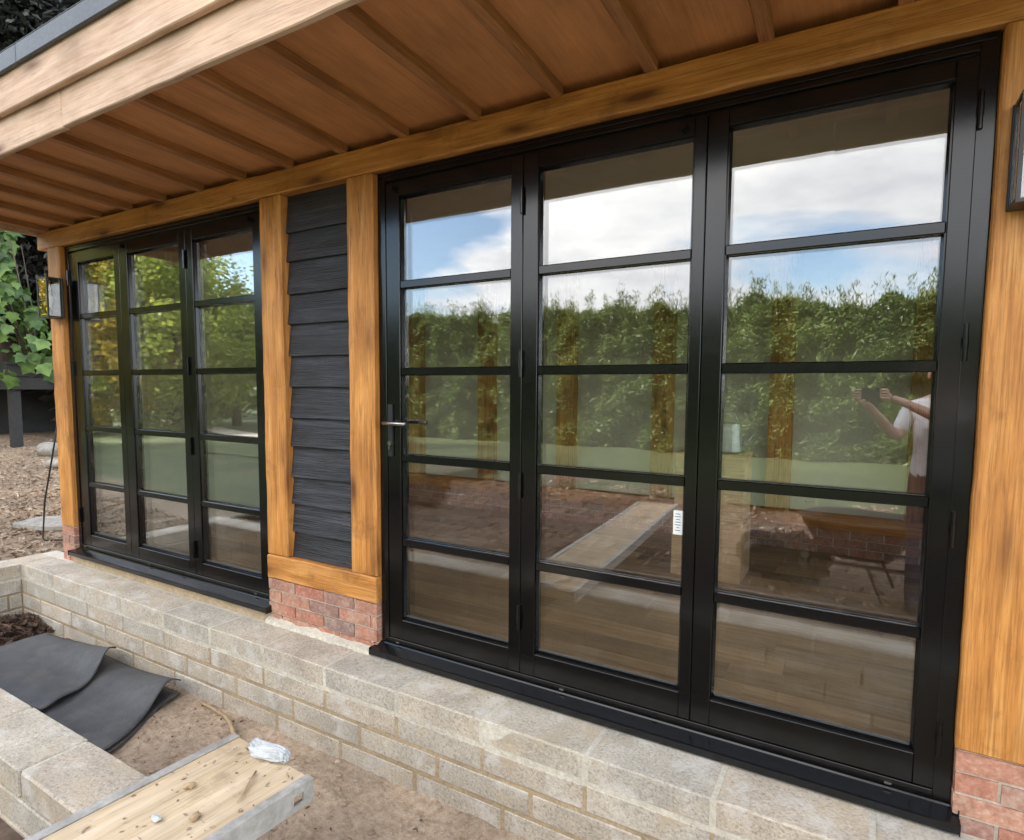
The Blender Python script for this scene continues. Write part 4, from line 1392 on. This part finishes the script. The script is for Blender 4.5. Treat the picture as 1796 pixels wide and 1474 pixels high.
G1 = 'trees beyond the lawn'
tmA = trunk_mesh(7.5, 0.20, 12, 1, 1.5, 2.8)
cG = crown_mesh(7.5, 3.0, 0.2, 130, 150, 0.19, TREE_G, 11)
cL = crown_mesh(7.0, 3.0, 0.1, 130, 150, 0.19, TREE_L, 12)
cY = crown_mesh(7.2, 2.8, 0.3, 130, 150, 0.19, TREE_Y, 13)
gz = -0.25
tree('yellow_tree', (-18.9, -7.2, gz), tmA, cY, 'autumn yellow tree mirrored at the left edge of the far doors', G1, 0.80)
tree('lime_tree', (-17.7, -9.4, gz), tmA, cL, 'lime green tree mirrored in the middle leaf of the far doors', G1, 0.86, 1.2)
tree('green_tree', (-21.5, -9.0, gz), tmA, cG, 'green tree behind the yellow one, mirrored in the far doors', G1, 1.15, 2.2)
tree('green_tree', (-18.6, -12.2, gz), tmA, cG, 'lower green tree mirrored in the leaf of the far doors next to the boarding', G1, 0.70, 0.4)
tree('lime_tree', (-27, -16, gz), tmA, cL, 'pale green tree at the far end of the lawn beyond the gravel strip', G1, 1.05, 3.0)
tree('green_tree', (-20.5, -16.5, gz), tmA, cG, 'green tree standing between the hedge end and the pale green tree', G1, 0.70, 4.2)
tree('green_tree', (-30, -10.5, gz), tmA, cG, 'tallest green tree at the far left beyond the lawn', G1, 1.3, 5.2)
tree('green_tree', (-38, -20, gz), tmA, cG, 'distant green tree at the end of the gravel strip', G1, 1.2, 1.9)
tree('lime_tree', (-14.5, -14.6, gz), tmA, cL, 'low lime green tree close behind the end of the hedge', G1, 0.52, 0.9)

# dark evergreens behind the left end of the roof
tmC = trunk_mesh(11, 0.28, 4, 5, 0.5, 1.5)
cC = crown_mesh(12.5, 3.2, 0.2, 340, 190, 0.22, YEW, 21, 'cone')
G2 = 'dark evergreens behind the building'
for k, (x, y_, s, lb) in enumerate(((-13.6, 3.4, 0.92, 'dark evergreen standing right behind the climbing plant'), (-14.5, 7.6, 1.4, 'dark evergreen seen above the corner of the roof edge'),
                                    (-12.0, 10.0, 1.3, 'dark evergreen behind the building, furthest back'), (-18.0, 0.2, 1.0, 'dark evergreen at the far left behind the deck'), (-10.6, 6.4, 0.95, 'dark evergreen close behind the building, added to shade the left wall end'), (-19.0, 5.0, 1.3, 'tallest dark evergreen, back of the group behind the deck'))):  # the one close behind the building is added to shade the wall corner
    tree('evergreen_tree', (x, y_, bank_h(x, y_) - 0.1), tmC, cC, lb, G2, s, k * 1.7)

# conifer hedge along the lawn
hd = empty('conifer_hedge', (-2.5, -12.6, -0.25))
tag(hd, 'tall uneven green conifer hedge along the far side of the lawn', 'hedge')


def hedge_top(x):
    return 3.45 + 0.32 * noise.noise(Vector((x * 0.55, 2, 0))) + 0.30 * noise.noise(Vector((x * 1.9, 5, 0))) - 0.02 * x


n_ = 130000
hx = rng.uniform(-10.5, 11.5, n_)
tops = np.array([hedge_top(x) for x in np.linspace(-10.5, 11.5, 400)])
ht = np.interp(hx, np.linspace(-10.5, 11.5, 400), tops)
hz = ht * (1 - rng.power(1.1, n_) * 0 - rng.uniform(0, 1, n_) ** 1.15)
bul = np.array([noise.noise(Vector((x * 0.9, z * 1.0, 0))) * 0.45 + noise.noise(Vector((x * 2.6, z * 2.4, 4))) * 0.26 for x, z in zip(hx, hz)])
hy = 0.6 + bul - np.abs(rng.normal(0, 0.14, n_)) - 0.55 * np.clip((hz / ht) - 0.8, 0, 1)
pts = np.stack([hx, hy, hz], 1)
d = np.stack([rng.normal(0, .9, n_), 0.5 + rng.normal(0, .5, n_), 0.45 + rng.normal(0, .6, n_)], 1)
q1 = leaf_quads(pts, d, 0.15, 0.038, 0.55)
n2_ = 16000
hx = rng.uniform(-10.5, 11.5, n2_)
ht = np.interp(hx, np.linspace(-10.5, 11.5, 400), tops)
pts = np.stack([hx, rng.uniform(-0.7, 0.55, n2_), ht + rng.uniform(-0.25, 0.10, n2_)], 1)
d = np.stack([rng.normal(0, .3, n2_), rng.normal(0, .3, n2_), np.full(n2_, 1.0)], 1)
q2 = leaf_quads(pts, d, 0.18, 0.020, 0.7)
n3_ = 260
hx = rng.uniform(-10.5, 11.5, n3_)
ht = np.interp(hx, np.linspace(-10.5, 11.5, 400), tops)
q3 = []
for x, t in zip(hx, ht):
    L = random.uniform(0.25, 0.6)
    k_ = 34
    base_ = np.stack([np.full(k_, x) + rng.normal(0, .05, k_), rng.normal(0.2, .06, k_), t + rng.uniform(-0.1, L, k_)], 1)
    q3.append(leaf_quads(base_, np.stack([rng.normal(0, .5, k_), rng.normal(0, .3, k_), np.full(k_, 1.0)], 1), 0.12, 0.016, 0.5))
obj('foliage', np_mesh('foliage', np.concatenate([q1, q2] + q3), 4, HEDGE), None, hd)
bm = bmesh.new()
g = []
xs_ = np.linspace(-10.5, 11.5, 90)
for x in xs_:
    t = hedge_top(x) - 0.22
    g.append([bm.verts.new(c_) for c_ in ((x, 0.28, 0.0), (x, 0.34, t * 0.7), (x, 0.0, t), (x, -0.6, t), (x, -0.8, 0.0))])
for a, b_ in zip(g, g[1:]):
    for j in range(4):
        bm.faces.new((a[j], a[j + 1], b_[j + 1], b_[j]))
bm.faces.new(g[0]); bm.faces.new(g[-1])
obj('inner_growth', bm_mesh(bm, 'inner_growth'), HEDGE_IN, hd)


# shrub and rubble on the soil, seen mirrored in the near doors
def shrub(loc, rx_, rz_, n, label, mat=SHRUB, size=0.09):
    t = empty('shrub', loc)
    tag(t, label, 'shrub')
    q = rng.normal(size=(n, 3)); q /= np.linalg.norm(q, axis=1, keepdims=True)
    q *= (0.5 + 0.5 * rng.uniform(0, 1, n) ** 0.5)[:, None]
    pts = q * np.array([rx_, rx_ * 0.8, rz_]) + np.array([0, 0, rz_ * 0.95])
    obj('foliage', np_mesh('foliage', leaf_quads(pts, q + rng.normal(0, .6, (n, 3)), size, size * 0.45, 0.5), 4, mat), None, t)
    bm = bmesh.new()
    for k in range(6):
        a = k * 1.05
        tube(bm, [(0, 0, -0.03), (0.3 * rx_ * math.cos(a), 0.3 * rx_ * math.sin(a), rz_ * 0.7), (0.75 * rx_ * math.cos(a), 0.6 * rx_ * math.sin(a), rz_ * 1.4)], [0.012, 0.009, 0.004], 6)
    obj('stem', bm_mesh(bm, 'stem', True), BARK, t)
    return t


shrub((1.62, -2.86, soil_h(1.62, -2.86)), 0.30, 0.20, 900, 'low dark shrub on the soil, mirrored in the near right door leaf')
shrub((-2.75, -3.75, soil_h(-2.75, -3.75)), 0.34, 0.22, 900, 'dark shrub mirrored low in the door leaf with the handle')

# ------------------------------------------------------------------ wheelbarrow beside the photographer
wbx, wby = 2.10, -2.95
wb = empty('wheelbarrow', (wbx, wby, soil_h(wbx, wby)), R(12))
tag(wb, 'black wheelbarrow on the soil, mirrored low in the right door leaf', 'wheelbarrow')
bm = bmesh.new()
prof = [(0.20, 0.30), (0.27, 0.42), (0.34, 0.56), (0.355, 0.60), (0.37, 0.598)]
rings = []
for (s_, z) in prof:
    ring = []
    for k in range(24):
        a = 2 * math.pi * k / 24
        ca, sa = math.cos(a), math.sin(a)
        e = 0.6
        ring.append(bm.verts.new((math.copysign(abs(ca) ** e, ca) * s_ * 1.15, math.copysign(abs(sa) ** e, sa) * s_ * 0.9, z)))
    rings.append(ring)
for a, b_ in zip(rings, rings[1:]):
    for k in range(24):
        bm.faces.new((a[k], a[(k + 1) % 24], b_[(k + 1) % 24], b_[k]))
bm.faces.new(rings[0])
bmesh.ops.solidify(bm, geom=list(bm.faces), thickness=0.006)
obj('tray', bm_mesh(bm, 'tray', True), BARROW, wb)
for s in (-1, 1):
    bm = bmesh.new()
    tube(bm, [(-0.75, s * 0.10, 0.17), (-0.45, s * 0.14, 0.24), (0.35, s * 0.24, 0.29), (0.85, s * 0.29, 0.52)], 0.016, 8)
    obj('handle', bm_mesh(bm, 'handle', True), STEELROD, wb)
    bm = bmesh.new()
    tube(bm, [(0.10, s * 0.21, 0.28), (0.22, s * 0.22, 0.012), (0.34, s * 0.22, 0.012), (0.40, s * 0.245, 0.30)], 0.013, 8)
    obj('leg', bm_mesh(bm, 'leg', True), STEELROD, wb)
bm = bmesh.new()
for k in range(24):
    pass
tr = []
for k in range(24):
    a = 2 * math.pi * k / 24
    tr.append((-0.75 + 0.155 * math.cos(a), 0, 0.19 + 0.155 * math.sin(a)))
tr.append(tr[0])
tube(bm, tr, 0.038, 10, False)
wh = obj('wheel', bm_mesh(bm, 'wheel', True), TYRE, wb)
bm = bmesh.new(); tube(bm, [(-0.75, -0.11, 0.19), (-0.75, 0.11, 0.19)], 0.012, 10); tube(bm, [(-0.75, -0.02, 0.19), (-0.75, 0.02, 0.19)], 0.12, 20)
obj('hub', bm_mesh(bm, 'hub'), GALV, wh)

# ------------------------------------------------------------------ boxes and can in the room


def carton(name, loc, sx, sy, sz, label, rz=0.0):
    t = empty(name, loc, rz)
    tag(t, label, 'box', 'cardboard boxes stacked in the room')
    bm = bmesh.new(); add_box(bm, -sx / 2, sx / 2, -sy / 2, sy / 2, 0, sz - 0.006)
    bmesh.ops.bevel(bm, geom=list(bm.edges), offset=0.004, segments=1, affect='EDGES')
    obj('body', bm_mesh(bm, 'body'), CARD, t)
    for s in (-1, 1):
        bm = bmesh.new(); y0_, y1_ = (-sy / 2 + 0.001, -0.002) if s < 0 else (0.002, sy / 2 - 0.001)
        add_box(bm, -sx / 2 + 0.001, sx / 2 - 0.001, y0_, y1_, sz - 0.0055, sz)
        obj('flap', bm_mesh(bm, 'flap'), CARD, t)
    bm = bmesh.new(); add_box(bm, -sx / 2 - 0.0008, sx / 2 + 0.0008, -0.025, 0.025, sz + 0.0002, sz + 0.0008)
    add_box(bm, sx / 2 + 0.0003, sx / 2 + 0.0009, -0.025, 0.025, sz - 0.07, sz + 0.0008)
    obj('tape', bm_mesh(bm, 'tape'), TAPE, t)
    return t


carton('cardboard_box', (1.205, 2.02, 0.0065), 0.455, 0.36, 0.40, 'tan cardboard box on the floor, lower of the two behind the glass')
carton('cardboard_box', (1.21, 2.01, 0.4085), 0.445, 0.35, 0.445, 'tan cardboard box on top of the stack under the watering can', 0.02)
wc = empty('watering_can', (1.30, 2.0, 0.857))
tag(wc, 'galvanised watering can standing on the stacked boxes inside the room', 'watering can')
bm = bmesh.new()
lathe(bm, [(0.001, 0.001), (0.088, 0.001), (0.09, 0.01), (0.078, 0.19), (0.074, 0.195), (0.05, 0.20), (0.001, 0.202)], 28)
obj('body', bm_mesh(bm, 'body', False), GALV, wc)
bm = bmesh.new(); tube(bm, [(0.07, 0, 0.17), (0.14, 0, 0.185), (0.165, 0, 0.14), (0.13, 0, 0.08), (0.085, 0, 0.05)], 0.008, 8)
tube(bm, [(0.06, 0, 0.195), (0.03, 0, 0.26), (-0.03, 0, 0.26), (-0.06, 0, 0.195)], 0.007, 8)
obj('handle', bm_mesh(bm, 'handle', True), GALV, wc)
bm = bmesh.new(); tube(bm, [(-0.08, 0, 0.05), (-0.17, 0, 0.16), (-0.24, 0, 0.25)], [0.022, 0.015, 0.012], 10); tube(bm, [(-0.24, 0, 0.25), (-0.265, 0, 0.285)], [0.012, 0.04], 14)
obj('spout', bm_mesh(bm, 'spout', True), GALV, wc)


# ------------------------------------------------------------------ the photographer (seen only as a reflection)
GX, GY_ = 2.53, -2.60
gz0 = soil_h(GX, GY_)


def skinned(verts, edges_, rad, levels=2, name='body'):
    me = bpy.data.meshes.new(name)
    me.from_pydata(verts, edges_, [])
    o = bpy.data.objects.new(name, me)
    COL.objects.link(o)
    md = o.modifiers.new('s', 'SKIN')
    for i, r_ in enumerate(rad):
        r_ = r_ if hasattr(r_, '__len__') else (r_, r_)
        me.skin_vertices[0].data[i].radius = r_
    me.skin_vertices[0].data[0].use_root = True
    sb = o.modifiers.new('u', 'SUBSURF'); sb.levels = levels; sb.render_levels = levels
    dg = bpy.context.evaluated_depsgraph_get()
    ev = bpy.data.meshes.new_from_object(o.evaluated_get(dg))
    bpy.data.objects.remove(o)
    for p_ in ev.polygons:
        p_.use_smooth = True
    return ev


pv = [(0, 0, .93), (0, .0, 1.10), (0, .0, 1.28), (0, -.01, 1.43), (0, .0, 1.50), (0, .02, 1.57), (0, .03, 1.66), (0, .02, 1.745),       # 0-7 spine/head
      (-.10, 0, .90), (-.11, .03, .50), (-.11, .0, .10), (-.115, .13, .035),      # 8-11 left leg
      (.10, 0, .90), (.12, .02, .50), (.13, -.02, .10), (.15, .11, .035),         # 12-15 right leg
      (-.17, -.01, 1.42), (-.25, .05, 1.22), (-.39, .24, 1.40), (-.45, .290, 1.455),     # 16-19 left arm (body frame: facing +Y)
      (.17, -.01, 1.42), (.09, .22, 1.30), (-.23, .275, 1.465), (-.305, .290, 1.49)]      # 20-23 right arm
pe = [(0, 1), (1, 2), (2, 3), (3, 4), (4, 5), (5, 6), (6, 7), (0, 8), (8, 9), (9, 10), (10, 11), (0, 12), (12, 13), (13, 14), (14, 15), (3, 16), (16, 17), (17, 18), (18, 19), (3, 20), (20, 21), (21, 22), (22, 23)]
pr = [(.155, .11), (.15, .105), (.165, .115), (.13, .09), (.055, .055), (.068, .075), (.078, .095), (.06, .07),
      (.085, .09), (.058, .06), (.042, .045), (.038, .03), (.085, .09), (.058, .06), (.042, .045), (.038, .03),
      (.062, .062), (.045, .045), (.028, .026), (.033, .018), (.062, .062), (.045, .045), (.028, .026), (.033, .018)]
body = skinned(pv, pe, pr)
for mt_ in (SKIN, SHIRT, DENIM, TYRE):
    body.materials.append(mt_)


def dseg(p_, a, b_):
    ab = b_ - a; t = max(0, min(1, (p_ - a).dot(ab) / ab.length_squared))
    return (p_ - a - ab * t).length, t


VV = [Vector(v) for v in pv]
for pl in body.polygons:
    c_ = pl.center
    z = c_.z
    mi = 0
    if z < 0.095:
        mi = 3
    elif z < 0.97:
        mi = 2
    elif z < 1.485:
        mi = 1
        for (a, b_, c2) in ((16, 17, 18), (20, 21, 22)):
            d1, t1 = dseg(c_, VV[a], VV[b_]); d2, t2 = dseg(c_, VV[b_], VV[c2])
            dt = min(dseg(c_, VV[i], VV[i + 1])[0] for i in (0, 1, 2))
            if d2 < 0.06 and d2 <= d1 + 0.004 and dt > 0.12: mi = 0
            if d1 < 0.07 and t1 > 0.72 and dt > 0.13: mi = 0
    if z > 1.40 and (c_.y > 0.2):
        mi = 0
    pl.material_index = mi
per = obj('person', body, None, None, (GX, GY_, gz0))
tag(per, 'person in a white T-shirt holding up a phone, mirrored in the right door leaf', 'person')
# head details
bm = bmesh.new(); bmesh.ops.create_icosphere(bm, subdivisions=3, radius=1)
for v in list(bm.verts):
    v.co = Vector((v.co.x * .088, v.co.y * .105, v.co.z * .115))
bmesh.ops.delete(bm, geom=[v for v in bm.verts if v.co.z < -0.02 and v.co.y > -0.02 or v.co.z < -.07 or (v.co.y > .07 and v.co.z < .05)], context='VERTS')
obj('hair', bm_mesh(bm, 'hair', True), HAIR, per, (0, 0.015, 1.685))
bm = bmesh.new(); tube(bm, [(0, .105, 1.67), (0, .132, 1.635), (0, .118, 1.622)], [.008, .014, .010], 8)
obj('nose', bm_mesh(bm, 'nose', True), SKIN, per)
for s in (-1, 1):
    bm = bmesh.new(); bmesh.ops.create_icosphere(bm, subdivisions=2, radius=1)
    for v in bm.verts: v.co = Vector((v.co.x * .012 + s * .082, v.co.y * .02 + .02, v.co.z * .032 + 1.65))
    obj('ear', bm_mesh(bm, 'ear', True), SKIN, per)
    bm = bmesh.new(); bmesh.ops.create_icosphere(bm, subdivisions=2, radius=.011)
    obj('eye', bm_mesh(bm, 'eye', True), LABELW, per, (s * .033, .105, 1.665))
bm = bmesh.new(); tube(bm, [(-.025, .108, 1.60), (0, .117, 1.598), (.025, .108, 1.60)], [.004, .007, .004], 6)
obj('mouth', bm_mesh(bm, 'mouth', True), BRICK, per)
# phone; the camera looks out of its top corner
ph = bmesh.new(); add_box(ph, -.076, .076, -.004, .004, -.037, .037)
bmesh.ops.bevel(ph, geom=list(ph.edges), offset=.003, segments=2, affect='EDGES')
PHC = Vector((CAM.x + .058, CAM.y - .045, CAM.z - .022))
pho = obj('phone', bm_mesh(ph, 'phone'), PHONE, None, PHC)
tag(pho, 'dark phone held up sideways by the mirrored person', 'phone')
# fingers round the phone, rooted at the palms
for hand, (px, sgn) in enumerate(((PHC.x - .085, 1), (PHC.x + .085, -1))):
    palm = Vector(pv[19] if hand == 0 else pv[23])
    for k in range(5):
        L = (.068, .078, .072, .058, .055)[k]
        zz = PHC.z - gz0 + (.026, .009, -.009, -.026, -.04)[k]
        x0 = px - GX
        tip = Vector((x0 + sgn * (.032 if k < 4 else .02), PHC.y - GY_ + (.013 if k < 4 else -.014), zz))
        kn = Vector((x0 - sgn * .006, PHC.y - GY_ + (.012 if k < 4 else -.01), zz))
        bm = bmesh.new(); tube(bm, [palm + Vector((0, 0, (zz - palm.z) * .4)), palm.lerp(kn, .5) + Vector((0, .008, 0)), kn, tip], [.011, .010, .009, .007], 8)
        obj('finger', bm_mesh(bm, 'finger', True), SKIN, per)
